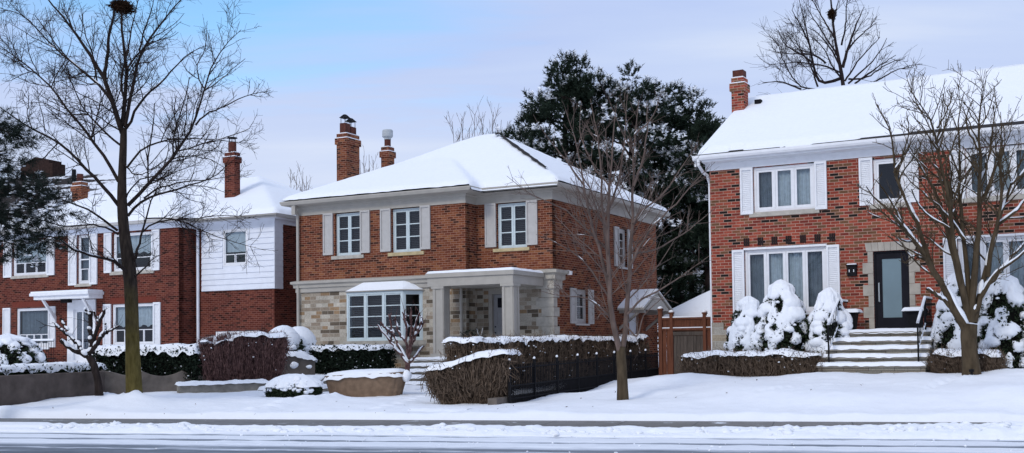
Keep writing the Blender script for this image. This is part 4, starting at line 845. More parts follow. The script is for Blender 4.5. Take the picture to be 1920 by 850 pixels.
# --- background bare tree behind the right house
D = 56; Z4 = lambda pts: zm(pts, 4.722, 1400, 0)
trunk = PX([(1588, 640), (1587, 400), (1584, 165)]+Z4([(845, 650), (815, 520), (790, 430), (770, 350), (765, 200), (755, 100), (740, -60)]), D)
BL = [[(845, 690), (630, 770), (590, 560), (550, 380), (515, 200), (460, -20)], [(800, 800), (480, 790), (380, 650), (310, 520), (270, 340)], [(630, 770), (560, 560), (440, 380), (400, 300)], [(830, 600), (740, 420), (640, 300), (540, 240)], [(845, 700), (760, 600), (700, 450), (600, 340)], [(850, 600), (900, 420), (960, 250), (1040, 60)], [(870, 720), (1000, 520), (1120, 400), (1180, 330)],
      [(900, 740), (1100, 560), (1190, 450), (1240, 340)], [(960, 740), (1150, 600), (1320, 490)], [(1060, 780), (1160, 715), (1300, 630), (1450, 580)], [(840, 400), (880, 230), (880, 60), (900, -30)], [(770, 330), (700, 200), (600, 40), (560, -40)], [(765, 200), (790, 100), (820, -20)], [(880, 460), (1000, 320), (1150, 200)], [(550, 380), (480, 230), (400, 90)], [(700, 560), (600, 480), (400, 480), (220, 460)],
      [(845, 650), (700, 580), (450, 550), (200, 575)], [(820, 520), (700, 330), (570, 130), (530, 60)], [(480, 790), (300, 720), (140, 735)], [(900, 700), (1050, 700), (1250, 560), (1400, 520)], [(590, 560), (480, 480), (330, 400), (280, 270)]]
limbs = [(PX(Z4(a), D, rng.uniform(-2.5, 2.5)), .085 if i in (0, 5) else .05, .014) for i, a in enumerate(BL)]
bare_tree('bare_tree', 'large bare tree rising behind the snowy gable roof', P(1588, 640, D), trunk, limbs, [.26, .22, .17, .165, .15, .125, .11, .085, .06, .035], BARKB, BARKB,
    [dict(dens=2.0, tmin=.12, ang=(18, 45), length=(.28, .6), upb=.15, wig=.16, trop=.04, m=6, rr=.008, rmin=.013), dict(dens=2.8, tmin=.1, ang=(22, 50), length=(.3, .6), upb=.1, wig=.2, m=4, rr=.009, rmin=.010), dict(dens=5.5, tmin=.1, ang=(25, 55), length=(.3, .9), rel=False, upb=.05, wig=.3, m=3, rmin=.0075)])
nb = P(1560, 27, 55.8); m = MB(); c = nb+rng.normal(size=(500, 3))*np.array([.07, .07, .10]); d = rand_dirs(500)*.11; m.tubes(np.stack([c-d, c+d], 1), np.full((500, 2), .014), 3); blobs(m, [nb], [[.1, .1, .15]], 2, .35)
tag(m.build('bird_nest', NEST), 'small dark bird nest high in the bare tree behind the right-hand roof', 'nest')

# --- slim multi-stem tree in front of the iron fence
D = 27.0
trunk = PX([(1168, 755), (1167, 720), (1166, 690), (1164, 665), (1165, 650)], D)
SL = [([(1165, 668), (1160, 648), (1150, 626), (1152, 596), (1143, 566), (1139, 513), (1141, 456), (1139, 400), (1143, 350), (1147, 306), (1149, 262), (1152, 218), (1156, 196)], .078, .008, -.5), ([(1166, 660), (1172, 640), (1174, 611), (1177, 569), (1179, 524), (1184, 475), (1186, 400), (1188, 350), (1187, 306), (1190, 253), (1193, 218), (1198, 188)], .07, .008, .4),
      ([(1141, 540), (1134, 500), (1124, 468), (1109, 423), (1100, 390), (1096, 350), (1084, 282), (1069, 226), (1060, 206)], .045, .006, -.9), ([(1139, 480), (1132, 420), (1128, 350), (1125, 291), (1119, 241), (1110, 203), (1107, 186)], .04, .006, .5), ([(1181, 500), (1192, 480), (1211, 438), (1233, 415), (1262, 388), (1300, 345), (1330, 310)], .035, .005, -.6), ([(1187, 420), (1200, 395), (1246, 366), (1275, 317), (1306, 275)], .03, .005, .5),
      ([(1143, 560), (1120, 520), (1085, 480), (1045, 455), (1005, 440)], .028, .005, -.8), ([(1140, 470), (1100, 430), (1060, 390), (1000, 370), (950, 330)], .026, .004, -1.2), ([(1150, 600), (1120, 570), (1090, 555), (1050, 556), (1012, 545)], .026, .005, -.9), ([(1176, 590), (1200, 560), (1240, 545), (1290, 510), (1330, 480)], .03, .005, -.7), ([(1174, 610), (1195, 640), (1205, 590), (1230, 570), (1260, 540)], .024, .005, -.5),
      ([(1152, 610), (1140, 590), (1125, 588), (1120, 600)], .024, .006, -.6), ([(1188, 350), (1205, 300), (1215, 250), (1212, 190), (1214, 188)], .03, .005, .7), ([(1139, 400), (1160, 340), (1170, 280), (1175, 200), (1176, 178)], .03, .005, -.4), ([(1096, 350), (1060, 300), (1020, 250), (1000, 215)], .024, .004, -.6), ([(1143, 350), (1110, 310), (1085, 250), (1090, 190)], .024, .004, .5), ([(1184, 475), (1230, 470), (1280, 440), (1330, 400), (1350, 385)], .026, .004, .6), ([(1190, 253), (1225, 220), (1240, 170), (1240, 182)], .022, .004, -.3)]
limbs = [(PX(a, D, dj), r0, r1) for a, r0, r1, dj in SL]
bare_tree('slender_tree', 'slim reddish bare tree with two stems, in snow before the black iron fence', P(1168, 752, D), trunk, limbs, [.15, .128, .118, .115, .10], BARKO, BARKR,
    [dict(dens=3.4, tmin=.12, tmax=.94, ang=(25, 60), length=(.16, .40), upb=.14, wig=.18, trop=.03, m=6, rr=.0085, rmin=.0055), dict(dens=3.8, tmin=.1, ang=(28, 60), length=(.3, .65), upb=.14, wig=.22, m=4, rr=.01, rmin=.0043), dict(dens=2.0, tmin=.15, ang=(25, 60), length=(.15, .45), rel=False, upb=.15, wig=.22, m=3, rmin=.0036)], snow=(.012, .07, .8, .8))

# --- vase-shaped knobbly tree on the right lawn
D = 27.0; Z5 = lambda pts: zm(pts, 3.147, 1640, 150); Z6 = lambda pts: zm(pts, 5, 1620, 430)
trunk = PX([(1822, 712), (1821, 690), (1818, 660), (1816, 630), (1818, 608)], D)
KB = [([(1812, 620), (1795, 592), (1770, 540), (1747, 497), (1715, 455), (1690, 417), (1662, 392), (1640, 374), (1624, 350)], .105, .012, -.7), ([(1743, 490), (1732, 450), (1713, 404), (1688, 356), (1675, 321), (1678, 283), (1676, 255), (1664, 236), (1650, 212), (1645, 196)], .06, .008, .2), ([(1790, 588), (1768, 560), (1738, 542)], .05, .035, -.5), ([(1745, 495), (1730, 486), (1714, 477), (1696, 494)], .035, .010, -.5),
      ([(1815, 605), (1805, 545), (1800, 515), (1785, 480), (1777, 430), (1767, 392), (1754, 357), (1745, 341), (1729, 315), (1716, 302), (1711, 283), (1698, 262)], .085, .008, .8), ([(1816, 600), (1806, 540), (1797, 500), (1785, 470), (1790, 440), (1783, 400), (1773, 345), (1764, 309), (1756, 277), (1759, 245), (1748, 220), (1726, 204), (1713, 185), (1705, 167)], .08, .007, -.8), ([(1757, 240), (1775, 208), (1782, 190), (1790, 165)], .03, .006, -.2),
      ([(1820, 605), (1823, 545), (1830, 490), (1833, 440), (1837, 400), (1838, 341), (1837, 283), (1831, 229), (1837, 194), (1845, 160)], .095, .008, -.3), ([(1817, 590), (1815, 530), (1808, 450), (1800, 400), (1795, 345), (1804, 300), (1797, 262), (1793, 215), (1808, 172)], .07, .007, .7), ([(1826, 605), (1840, 548), (1847, 510), (1857, 470), (1872, 420), (1886, 380), (1896, 345), (1908, 310), (1925, 275)], .085, .009, .6), ([(1820, 600), (1850, 542), (1862, 512), (1886, 500), (1918, 478), (1945, 450)], .07, .015, -1.1),
      ([(1852, 520), (1858, 460), (1874, 410), (1880, 360), (1872, 310), (1880, 260), (1876, 210)], .06, .007, -.6), ([(1848, 540), (1880, 505), (1905, 470), (1935, 440)], .055, .012, .7), ([(1838, 341), (1855, 300), (1860, 240), (1870, 190)], .04, .006, .3), ([(1808, 450), (1775, 400), (1760, 390), (1735, 365), (1700, 335), (1692, 320)], .04, .008, -.5), ([(1896, 345), (1925, 320), (1950, 270), (1960, 220)], .04, .007, .3), ([(1872, 420), (1900, 400), (1935, 360), (1965, 330)], .045, .008, -.6), ([(1715, 455), (1690, 450), (1672, 440)], .03, .008, -.2), ([(1837, 283), (1815, 250), (1812, 215), (1825, 185)], .03, .006, .2), ([(1690, 417), (1668, 372), (1650, 345), (1638, 335)], .03, .007, -.3), ([(1676, 325), (1695, 290), (1705, 245), (1700, 210)], .025, .006, -.3)]
limbs = [(PX(a, D, dj), r0, r1) for a, r0, r1, dj in KB]
bare_tree('ornamental_tree', 'stout vase shaped bare tree with snow along its limbs, beside the wide stone steps', P(1822, 708, D), trunk, limbs, [.225, .195, .18, .19, .17], BARKO, BARKO,
    [dict(dens=2.7, tmin=.32, ang=(28, 68), length=(.18, .44), upb=.18, wig=.42, trop=.09, m=7, rr=.016, rmin=.009), dict(dens=5.4, tmin=.15, ang=(30, 65), length=(.35, .75), upb=.2, wig=.45, trop=.08, m=5, rr=.015, rmin=.0068), dict(dens=6.0, tmin=.2, ang=(35, 70), length=(.06, .26), rel=False, upb=.25, wig=.45, m=3, rmin=.006)], snow=(.018, .85, .94, .95))

# --- pollarded little trees
D = 32.3; Z7 = lambda pts: zm(pts, 5, 0, 530)
trunk = PX([(186, 742), (184, 715), (180, 700), (176, 684), (166, 668)], D)
PB = [(Z7([(820, 690), (700, 640), (620, 590), (566, 540)]), .075, .05, -.3), (Z7([(760, 640), (750, 600), (690, 540), (640, 490), (585, 445)]), .06, .04, .3), (Z7([(870, 660), (862, 600), (850, 450), (850, 340), (855, 270)]), .07, .06, .2), (Z7([(870, 600), (890, 500), (930, 390), (975, 260)]), .06, .045, -.3), (Z7([(830, 670), (900, 590), (960, 500), (990, 460)]), .07, .05, -.5), (Z7([(970, 480), (1050, 450), (1110, 405)]), .04, .02, -.3), (Z7([(850, 300), (810, 290), (800, 240)]), .04, .03, 0), (Z7([(930, 390), (890, 300), (880, 270)]), .035, .025, 0), (Z7([(610, 460), (540, 420), (515, 385)]), .04, .03, 0), (Z7([(640, 450), (600, 400), (570, 330)]), .04, .03, .2), (Z7([(975, 480), (1000, 430), (985, 380)]), .03, .02, 0), (Z7([(540, 420), (470, 410), (420, 400), (340, 350)]), .015, .005, -.2)]
limbs = [(PX(a, D, dj), r0, r1) for a, r0, r1, dj in PB]
bare_tree('pollarded_tree', 'low crooked pollarded tree with snow on its stubs, beside the scalloped concrete wall', P(186, 738, D), trunk, limbs, [.12, .105, .10, .10, .09], BARK, BARK,
    [dict(dens=3.5, tmin=.5, ang=(30, 80), length=(.15, .5), upb=.1, wig=.4, m=4, rr=.04, rmin=.010), dict(dens=2.0, tmin=.3, ang=(30, 70), length=(.1, .5), rel=False, upb=.1, wig=.4, m=4, rmin=.005)], snow=(.02, .85, .85, .95))
D = 34.5; Z8 = lambda pts: zm(pts, 2.833, 700, 480)
trunk = PX([(763, 712), (763, 700), (764, 690), (765, 680)], D)
QB = [[(178, 570), (120, 500), (70, 430), (20, 365)], [(182, 560), (130, 470), (100, 400), (82, 310)], [(188, 550), (172, 460), (180, 380), (155, 298)], [(190, 540), (210, 430), (230, 350), (246, 300)], [(195, 570), (240, 515), (262, 482)], [(188, 530), (200, 400), (202, 290)], [(100, 405), (60, 385), (42, 350)], [(205, 470), (250, 360), (262, 330)], [(175, 460), (130, 400), (115, 330)], [(210, 430), (260, 380), (255, 320)], [(120, 500), (100, 440), (50, 400)], [(180, 390), (165, 340), (180, 310)]]
limbs = [(PX(Z8(a), D, rng.uniform(-.5, .5)), .042, .026) for a in QB]
bare_tree('pollarded_tree', 'small many-stemmed pollarded shrub with snowy knobs in front of the bay window', P(763, 706, D), trunk, limbs, [.08, .075, .075, .07], TWIGP, TWIGP,
    [dict(dens=2.2, tmin=.4, ang=(30, 70), length=(.15, .35), upb=.4, wig=.3, trop=.1, m=4, rr=.06, rmin=.016, taper=.9), dict(dens=.5, tmin=.3, ang=(20, 50), length=(.2, .6), rel=False, upb=.3, wig=.2, m=4, rmin=.004)], snow=(.012, .9, .93, .95))

# --- bare twiggy tree tops behind the orange house
def thicket(cx, base_y, D, tops, label, h=1):
    b = P(cx, 640, D); b[2] = .8
    limbs = []
    for (x, y) in tops:
        e = P(x, y, D+rng.uniform(-1, 1)); mid = b*.45+e*.55+np.array([*(rng.normal(size=2)*.2), 0]); mid[:2] = b[:2]*.35+e[:2]*.65; limbs.append((np.array([b+np.array([*(rng.normal(size=2)*.15), 0]), mid, e]), .05, .01))
    bare_tree('bare_tree', label, b, np.array([b-[0, 0, .5], b+[0, 0, .5], b+[0, 0, 1.5]]), limbs, [.12, .11, .08], BARKB, BARKR, [dict(dens=1.5, tmin=.5, ang=(20, 45), length=(.1, .22), upb=.3, wig=.2, m=5, rr=.008, rmin=.009), dict(dens=3., tmin=.2, ang=(20, 50), length=(.3, .6), upb=.3, wig=.25, m=3, rmin=.007)])
thicket(895, 0, 58, [(848, 228), (866, 222), (890, 215), (905, 235), (925, 210), (940, 225), (860, 245), (880, 240)], 'thin bare tree top showing above the peak of the orange brick house roof')
thicket(690, 0, 58, [(675, 300), (682, 292), (692, 290), (665, 320), (700, 300)], 'few thin bare twigs of a tree behind the tall brick chimney')
thicket(556, 0, 60, [(545, 335), (556, 330), (568, 322), (575, 330)], 'sparse bare treetop just over the left eave of the orange brick house')

# --- snowy pines
def snow_pine(label, base, height, crown, nt, seed, shoot=.31, nn=20, w=.021, snowp=.42, nmat=PINEB, bark=BARKB, limbs_n=60, sblob=.085):
    """crown: list of (cx, cz, rx, ry, rz) lobes relative to base"""
    r = np.random.default_rng(seed); b = np.asarray(base, float); cs = np.array(crown); vol = (cs[:, 2]*cs[:, 3]*cs[:, 4])**.67; pick = r.choice(len(cs), nt, p=vol/vol.sum())
    nc = max(60, nt//26); pick = r.choice(len(cs), nc, p=vol/vol.sum()); d0 = r.normal(size=(nc, 3)); d0 /= np.linalg.norm(d0, axis=1, keepdims=True); rad = r.uniform(.3, 1.0, nc)**.45
    c0 = np.stack([cs[pick, 0], 0*pick, cs[pick, 1]], 1)+np.stack([cs[pick, 2], cs[pick, 3], cs[pick, 4]], 1)*d0*(rad*(1+.16*vn(d0*2.6+pick[:, None]*5.1, seed)))[:, None]; cr = r.uniform(.34, .72, nc)
    ci = r.integers(0, nc, nt); d = r.normal(size=(nt, 3)); d /= np.linalg.norm(d, axis=1, keepdims=True); d[:, 2] = np.where(r.random(nt) < .6, np.abs(d[:, 2]), d[:, 2]); c = c0[ci]+d*cr[ci][:, None]*r.uniform(.45, 1.0, (nt, 1))*np.array([1, 1, .8]); nk = nt
    csn = (vn(c0*.8+3, seed+9)+.5*r.normal(size=nc)*.6 > .02-1.5*(snowp-.35))[ci]
    ax = d*np.array([1, 1, .7])+d0[ci]*.35+np.array([0, 0, .55])+.25*r.normal(size=(nk, 3)); ax /= np.linalg.norm(ax, axis=1, keepdims=True)
    lv = MB(); tufts(lv, c+b, ax, shoot*r.uniform(.75, 1.25, nk), nn, w)
    tm = MB(); tm.tube([b-[0, 0, .3], b+[0, 0, height*.5], b+[0.1, 0, height*.93]], [.38, .25, .05], 9); lm = MB()
    k = r.choice(nk, limbs_n); e = c[k]; s0 = np.stack([0*e[:, 0], 0*e[:, 0], np.clip(e[:, 2]-np.linalg.norm(e[:, :2], axis=1)*.5, .8, height*.9)], 1); mid = s0*.5+e*.5+np.array([0, 0, -.15]); lm.tubes(np.stack([s0, mid, e], 1)+b, np.tile([.07, .045, .015], (limbs_n, 1)), 4)
    up = csn & (r.random(nk) < .62) & (d[:, 2] > .25); cs_ = c[up]+ax[up]*(shoot*.62); ns = len(cs_)
    sn = MB(); au = ax[up]*.6+np.array([0, 0, .9])+.25*r.normal(size=(ns, 3)); au /= np.linalg.norm(au, axis=1, keepdims=True); tufts(sn, c[up]+b+ax[up]*shoot*.5+np.array([0, 0, .08]), au, shoot*.8*r.uniform(.6, 1.2, ns), 11, w*1.9, 1.3)
    q_ = r.random(ns) < .5; cc = cs_[q_]+np.array([0, 0, .04]); blobs(sn, cc+b, sblob*r.uniform(.4, 1.1, (len(cc), 1))*np.array([1.3, 1.3, .5]), 1, .6, 2.2, seed)
    return finish([('trunk', tm, bark, True), ('limb', lm, bark, False), ('crown', lv, nmat, False), ('snow', sn, SNOWT, False)], 'pine_tree', label, 'tree', b, 'snowy pines behind the houses')
def at(px, D): q = P(px, 600, D); return (q[0], q[1], .8)
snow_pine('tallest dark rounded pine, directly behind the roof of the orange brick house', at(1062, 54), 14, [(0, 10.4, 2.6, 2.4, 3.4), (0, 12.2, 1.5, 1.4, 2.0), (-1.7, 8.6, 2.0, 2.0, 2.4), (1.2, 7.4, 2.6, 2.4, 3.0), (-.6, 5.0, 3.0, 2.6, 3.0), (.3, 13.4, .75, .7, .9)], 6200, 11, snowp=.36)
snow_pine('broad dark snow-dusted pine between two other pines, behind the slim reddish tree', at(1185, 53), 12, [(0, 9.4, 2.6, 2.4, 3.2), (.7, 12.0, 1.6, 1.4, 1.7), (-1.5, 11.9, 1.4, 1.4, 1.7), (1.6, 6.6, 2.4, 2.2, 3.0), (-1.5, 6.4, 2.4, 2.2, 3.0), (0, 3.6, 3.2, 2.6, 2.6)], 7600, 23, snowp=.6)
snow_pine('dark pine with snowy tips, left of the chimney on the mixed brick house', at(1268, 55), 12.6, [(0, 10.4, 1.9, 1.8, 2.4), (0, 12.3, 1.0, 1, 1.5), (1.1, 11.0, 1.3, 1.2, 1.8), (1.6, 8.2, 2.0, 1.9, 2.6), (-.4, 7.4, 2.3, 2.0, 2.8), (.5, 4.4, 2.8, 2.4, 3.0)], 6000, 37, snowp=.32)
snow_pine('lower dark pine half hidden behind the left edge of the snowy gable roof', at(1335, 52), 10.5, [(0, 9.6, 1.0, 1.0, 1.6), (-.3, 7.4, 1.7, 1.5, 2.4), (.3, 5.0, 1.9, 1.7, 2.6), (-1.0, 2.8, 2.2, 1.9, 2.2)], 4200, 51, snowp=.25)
# near pine at the left edge: drooping boughs reach in from a trunk outside the frame
def left_pine():
    r = np.random.default_rng(91); b = P(-120, 700, 26.5); b[2] = .5; tips = [(98, 300), (108, 395), (92, 372), (40, 262), (100, 455), (60, 470), (20, 480), (10, 420), (45, 340), (20, 300), (75, 420), (-10, 360), (5, 250), (60, 275), (-40, 300), (-60, 420)]
    tips = [t for t in tips if t not in ((98, 300), (60, 275))]
    C_, A_ = [], []; lm = MB()
    for (x, y) in tips:
        e = P(x, y, 26.5+r.uniform(-.8, .8)); s0 = np.array([b[0], b[1], e[2]+.1+r.uniform(-.2, .35)]); t = np.linspace(0, 1, 12)[:, None]; p = s0*(1-t)+e*t; p[:, 2] += .25*np.sin(np.pi*t[:, 0]); p[1:-1] += .05*r.normal(size=(10, 3)); lm.tubes(p[None], np.linspace(.04, .008, 12)[None], 5)
        for k in range(60):
            q = 1.03-.7*r.random()**1.6; c = s0*(1-q)+e*q; c[2] += .25*math.sin(math.pi*min(q, 1)); off = r.normal(size=3)*np.array([.17, .22, .13]); d = (e-s0)/np.linalg.norm(e-s0); a = d*.6+off*3+np.array([0, 0, .35]); C_.append(c+off); A_.append(a/np.linalg.norm(a))
    C_ = np.array(C_); A_ = np.array(A_); lv = MB(); tufts(lv, C_, A_, .27, 46, .006, 1.0)
    k = (r.random(len(C_)) < .16) & (vn(C_*1.6, 4) > -.1); s = MB(); au = A_[k]*.4+np.array([0, 0, 1.]); au /= np.linalg.norm(au, axis=1, keepdims=True); tufts(s, C_[k]+A_[k]*.08, au, .15, 9, .011, 1.6); blobs(s, np.repeat(C_[k]+A_[k]*.10, 3, 0)+.05*r.normal(size=(3*k.sum(), 3)), .042*r.uniform(.5, 1.3, (3*k.sum(), 1))*np.array([1.3, 1.3, .55]), 1, .6, 2.2, 3)
    tm = MB().tube([b-[0, 0, .3], b+[0, 0, 4], b+[0, 0, 9]], [.25, .18, .05], 10)
    finish([('trunk', tm, BARK, True), ('limb', lm, BARK, False), ('crown', lv, PINE, False), ('snow', s, SNOWT, True)], 'pine_tree', 'dark green pine boughs with snow clumps hanging before the dark red house', 'tree', b)
left_pine()

# --- hedges
def frame_pts(o, d, n, U, V, Z): return np.stack([o[0]+d[0]*U+n[0]*V, o[1]+d[1]*U+n[1]*V, Z+0*U], -1)
def snow_cap(mb, o, d, n, L, W, ztop, th, droop=.12, step=.05, seed=1, lump=.5, z0=None, patchy=None, endround=.25):
    nu = max(6, int((L+.1)/step)); nv = max(6, int((W+.1)/step)); U, V = np.meshgrid(np.linspace(-.06, L+.06, nu), np.linspace(-W/2-.06, W/2+.06, nv), indexing='ij')
    zt = ztop(U) if callable(ztop) else ztop+0*U; p = frame_pts(o, d, n, U, V, 0*U)
    e = np.minimum(np.minimum(U+.06, L+.06-U), np.minimum(V+W/2+.06, W/2+.06-V)); pr = np.clip(e/.14, 0, 1)
    H_ = th*np.sqrt(1-(1-pr)**2)*(1+lump*fbm(p*3.1, seed, 3))+.02*fbm(p*7, seed+4, 2); H_ = np.maximum(H_, .012)
    dr = droop*np.clip(.55+.9*fbm(p*4.2, seed+8, 3), 0, 1.6)*(1-pr)**1.5
    if patchy is not None: H_ = np.where(fbm(p*2.6, seed+11, 3)+patchy < 0, -.08, H_)
    Z = zt+H_-dr; return mb.grid(frame_pts(o, d, n, U, V, Z))
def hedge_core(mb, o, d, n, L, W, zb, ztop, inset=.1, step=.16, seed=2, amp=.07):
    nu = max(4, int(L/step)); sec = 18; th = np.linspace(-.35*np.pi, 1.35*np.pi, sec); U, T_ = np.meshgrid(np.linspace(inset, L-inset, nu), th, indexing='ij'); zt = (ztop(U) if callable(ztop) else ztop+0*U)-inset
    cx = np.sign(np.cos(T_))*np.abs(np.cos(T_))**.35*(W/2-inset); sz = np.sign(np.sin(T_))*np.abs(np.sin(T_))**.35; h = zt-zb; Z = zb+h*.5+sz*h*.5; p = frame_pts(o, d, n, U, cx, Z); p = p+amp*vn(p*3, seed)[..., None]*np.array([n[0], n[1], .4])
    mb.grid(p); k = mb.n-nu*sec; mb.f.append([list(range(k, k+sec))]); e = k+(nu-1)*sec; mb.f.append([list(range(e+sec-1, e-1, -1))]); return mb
def box_surface(n, L, W, zb, ztop, top=True):
    a = 2*(L+W)*1.0; r = rng.random(n); U = np.zeros(n); V = np.zeros(n); f = rng.random(n); fr = L/(L+W)
    front = f < fr*.62; back = (f >= fr*.62) & (f < fr); e0 = (f >= fr) & (f < (1+fr)/2); e1 = f >= (1+fr)/2; U = np.where(e0, 0, np.where(e1, L, r*L)); V = np.where(front, -W/2, np.where(back, W/2, (r-.5)*W))
    zt = ztop(U) if callable(ztop) else ztop+0*U; Z = zb+(zt-zb)*rng.random(n)
    if top: k = rng.random(n) < .2; U = np.where(k, rng.random(n)*L, U); V = np.where(k, (rng.random(n)-.5)*W, V); Z = np.where(k, (ztop(U) if callable(ztop) else ztop+0*U), Z)
    return U, V, Z
def leaf_hedge(name, label, p0, p1, W, zb, ztop, nleaf, size=.05, th=.1, mat=EVER, snow_specks=30, cap=True, cat='hedge', seed=1, droop=.14, lump=.5, group=None):
    p0 = np.asarray(p0, float)[:2]; p1 = np.asarray(p1, float)[:2]; L = np.linalg.norm(p1-p0); d = (p1-p0)/L; n = np.array([-d[1], d[0]]); core = hedge_core(MB(), p0, d, n, L, W, zb, ztop, .09, seed=seed)
    U, V, Z = box_surface(nleaf, L, W, zb, ztop); c = frame_pts(p0, d, n, U, V, Z); c = c+.05*rng.normal(size=c.shape)+.06*vn(c*3.3, seed)[:, None]*np.array([n[0], n[1], .3]); lv = leaves(MB(), c, size)
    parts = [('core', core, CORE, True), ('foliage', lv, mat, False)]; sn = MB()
    if cap: snow_cap(sn, p0, d, n, L, W, ztop, th, droop, seed=seed, lump=lump)
    if snow_specks: U, V, Z = box_surface(snow_specks, L, W, zb, ztop, False); blobs(sn, frame_pts(p0, d, n, U, V, Z), rng.uniform(.012, .04, (snow_specks, 1))*np.array([1, 1, .7]), 1, .5)
    parts.append(('snow', sn, SNOW, True)); return finish(parts, name, label, cat, (p0[0], p0[1], zb), group)
def twig_hedge(name, label, p0, p1, W, zb, ztop0, ntw, mat=TWIGB, th=.09, cat='hedge', seed=1, specks=60, lump=.5, patchy=None, core=True, flare=.0, tw=.006, cap_rng=None, group=None, droop=.1, inset=.2, wavy=.07):
    p0 = np.asarray(p0, float)[:2]; p1 = np.asarray(p1, float)[:2]; L = np.linalg.norm(p1-p0); d = (p1-p0)/L; n = np.array([-d[1], d[0]]); parts = []
    ztop = lambda U_: (ztop0(U_) if callable(ztop0) else ztop0+0*np.asarray(U_))+wavy*fbm(xyz(np.asarray(U_, float)*1.1, seed, 0), seed, 3)
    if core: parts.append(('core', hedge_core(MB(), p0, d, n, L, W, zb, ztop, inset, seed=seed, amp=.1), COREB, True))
    # long stems from the base, then short sprigs in the outer shell
    ns = int(ntw*.25); u = rng.random(ns)*L; v = (rng.random(ns)-.5)*W*.9; a = frame_pts(p0, d, n, u*(1-flare)+flare*L/2, v*(1-flare), np.full(ns, zb-.05)); uu = np.clip(u+rng.normal(size=ns)*.15, 0, L); vv = np.clip(v*1.1+rng.normal(size=ns)*.1, -W/2, W/2); zt = (ztop(uu) if callable(ztop) else ztop+0*uu)
    e = frame_pts(p0, d, n, uu, vv, zt-rng.random(ns)*.25*(zt-zb)); mid = a*.5+e*.5+rng.normal(size=a.shape)*.06; tb = MB().tubes(np.stack([a, mid, e], 1), np.tile([tw*1.6, tw*1.3, tw*.8], (ns, 1)), 3)
    m = ntw-ns; U, V, Z = box_surface(m, L, W, zb, ztop); c = frame_pts(p0, d, n, U, V, Z); inw = np.stack([(p0[0]+d[0]*np.clip(U, .2, L-.2))-c[:, 0], (p0[1]+d[1]*np.clip(U, .2, L-.2))-c[:, 1], 0*U], 1); inw /= np.linalg.norm(inw, axis=1, keepdims=True)+1e-6
    sh = 1-flare*.9*np.clip(1-(Z-zb)/np.maximum((ztop(U) if callable(ztop) else ztop+0*U)-zb, .1), 0, 1)**1.3
    ctr = np.array([*(p0+d*L/2), 0]); c[:, :2] = ctr[:2]+(c[:, :2]-ctr[:2])*sh[:, None]
    zr = np.clip((Z-zb)/np.maximum(ztop(U)-zb, .1), 0, 1); ff = 1-.30*zr**7-.16*(1-zr)**3; mid_ = p0[None]+d[None]*np.clip(U, .35, L-.35)[:, None]; c[:, :2] = mid_+(c[:, :2]-mid_)*(ff*(1+.20*vn(c*1.5, seed+2)+.13*vn(c*3.4, seed+3)))[:, None]
    c = c+.05*rng.normal(size=c.shape); dd = -inw*.55+np.array([0, 0, .75])+.5*rng.normal(size=c.shape); dd /= np.linalg.norm(dd, axis=1, keepdims=True); LL = (.07+.34*rng.random((m, 1))**1.6); tb.tubes(np.stack([c-dd*LL*.8, c+rng.normal(size=c.shape)*.02, c+dd*LL*.35], 1), np.tile([tw, tw*.9, tw*.6], (m, 1)), 3)
    parts.append(('foliage', tb, mat, False)); sn = MB(); r0, r1 = cap_rng or (0, L); snow_cap(sn, p0+d*(r0+.08), d, n, r1-r0-.16, W*.84, ztop if not callable(ztop) else (lambda U_: ztop(U_+r0+.08)), th, droop, seed=seed, lump=lump, patchy=patchy)
    ne = int(L*26); U = rng.random(ne)*L; V = (rng.random(ne)-.5)*W; Z = (ztop(U) if callable(ztop) else ztop+0*U); c = frame_pts(p0, d, n, U, V, Z); dd = rng.normal(size=(ne, 3))*.35+np.array([0, 0, 1]); tb.tubes(np.stack([c-dd*.1, c+dd*rng.uniform(.05, .24, (ne, 1))], 1), np.tile([tw*.9, tw*.5], (ne, 1)), 3)
    specks = int(specks*.45)
    if specks: U, V, Z = box_surface(specks, L, W, zb, ztop, False); k = rng.random(specks) < np.clip((Z-zb)/((ztop(U) if callable(ztop) else ztop+0*U)-zb), .15, 1); U, V, Z = U[k], V[k], Z[k]; blobs(sn, frame_pts(p0, d, n, U, V, Z), rng.uniform(.01, .032, (len(U), 1))*np.array([1, 1, .7]), 1, .5)
    parts.append(('snow', sn, SNOW, True)); return finish(parts, name, label, cat, (p0[0], p0[1], zb), group)

# right house: low clipped brown hedges either side of the steps
twig_hedge('hedge', 'low clipped brown hedge topped with snow, between cedar fence and wide stone steps', H.w(-.05, -2.2, 0), H.w(3.72, -2.2, 0), .62, .85, 1.40, 3600, th=.085, seed=5, specks=190, patchy=.46, lump=.7)
twig_hedge('hedge', 'short low brown hedge with snow, right of the wide stone steps', H.w(6.42, -2.2, 0), H.w(8.0, -2.2, 0), .62, .85, 1.40, 2300, th=.09, seed=6, specks=110, lump=.7)
twig_hedge('hedge', 'long brown hedge with snow on top, growing behind the black iron fence', (-1.5, 31.5), (4.5, 42.3), 1.2, .5, lambda U: 1.86+.012*U, 9500, th=.085, seed=7, specks=420, lump=.6, tw=.0075, cap_rng=(0, 12.3), patchy=.55)
fb = twig_hedge('shrub', 'bushy brown shrub with slanting snowy top, at the near end of the iron fence', (-2.05, 29.55), (.1, 29.0), 1.5, .28, lambda U: 1.10+.42*np.clip(U/1.5, 0, 1), 5600, th=.11, seed=8, specks=60, flare=.42, cat='shrub', tw=.0075, inset=.52, lump=.35)
twig_hedge('shrub', 'purple brown twiggy hedge with patchy snow on top, before the white siding wing', P(372, 640, 34.35)[:2], P(536, 640, 35.15)[:2], 1.0, .55, lambda U: 2.02+.02*U, 7000, wavy=.17, mat=TWIGP, th=.08, seed=9, specks=170, flare=.26, cat='shrub', patchy=.2, lump=.7, inset=.36)
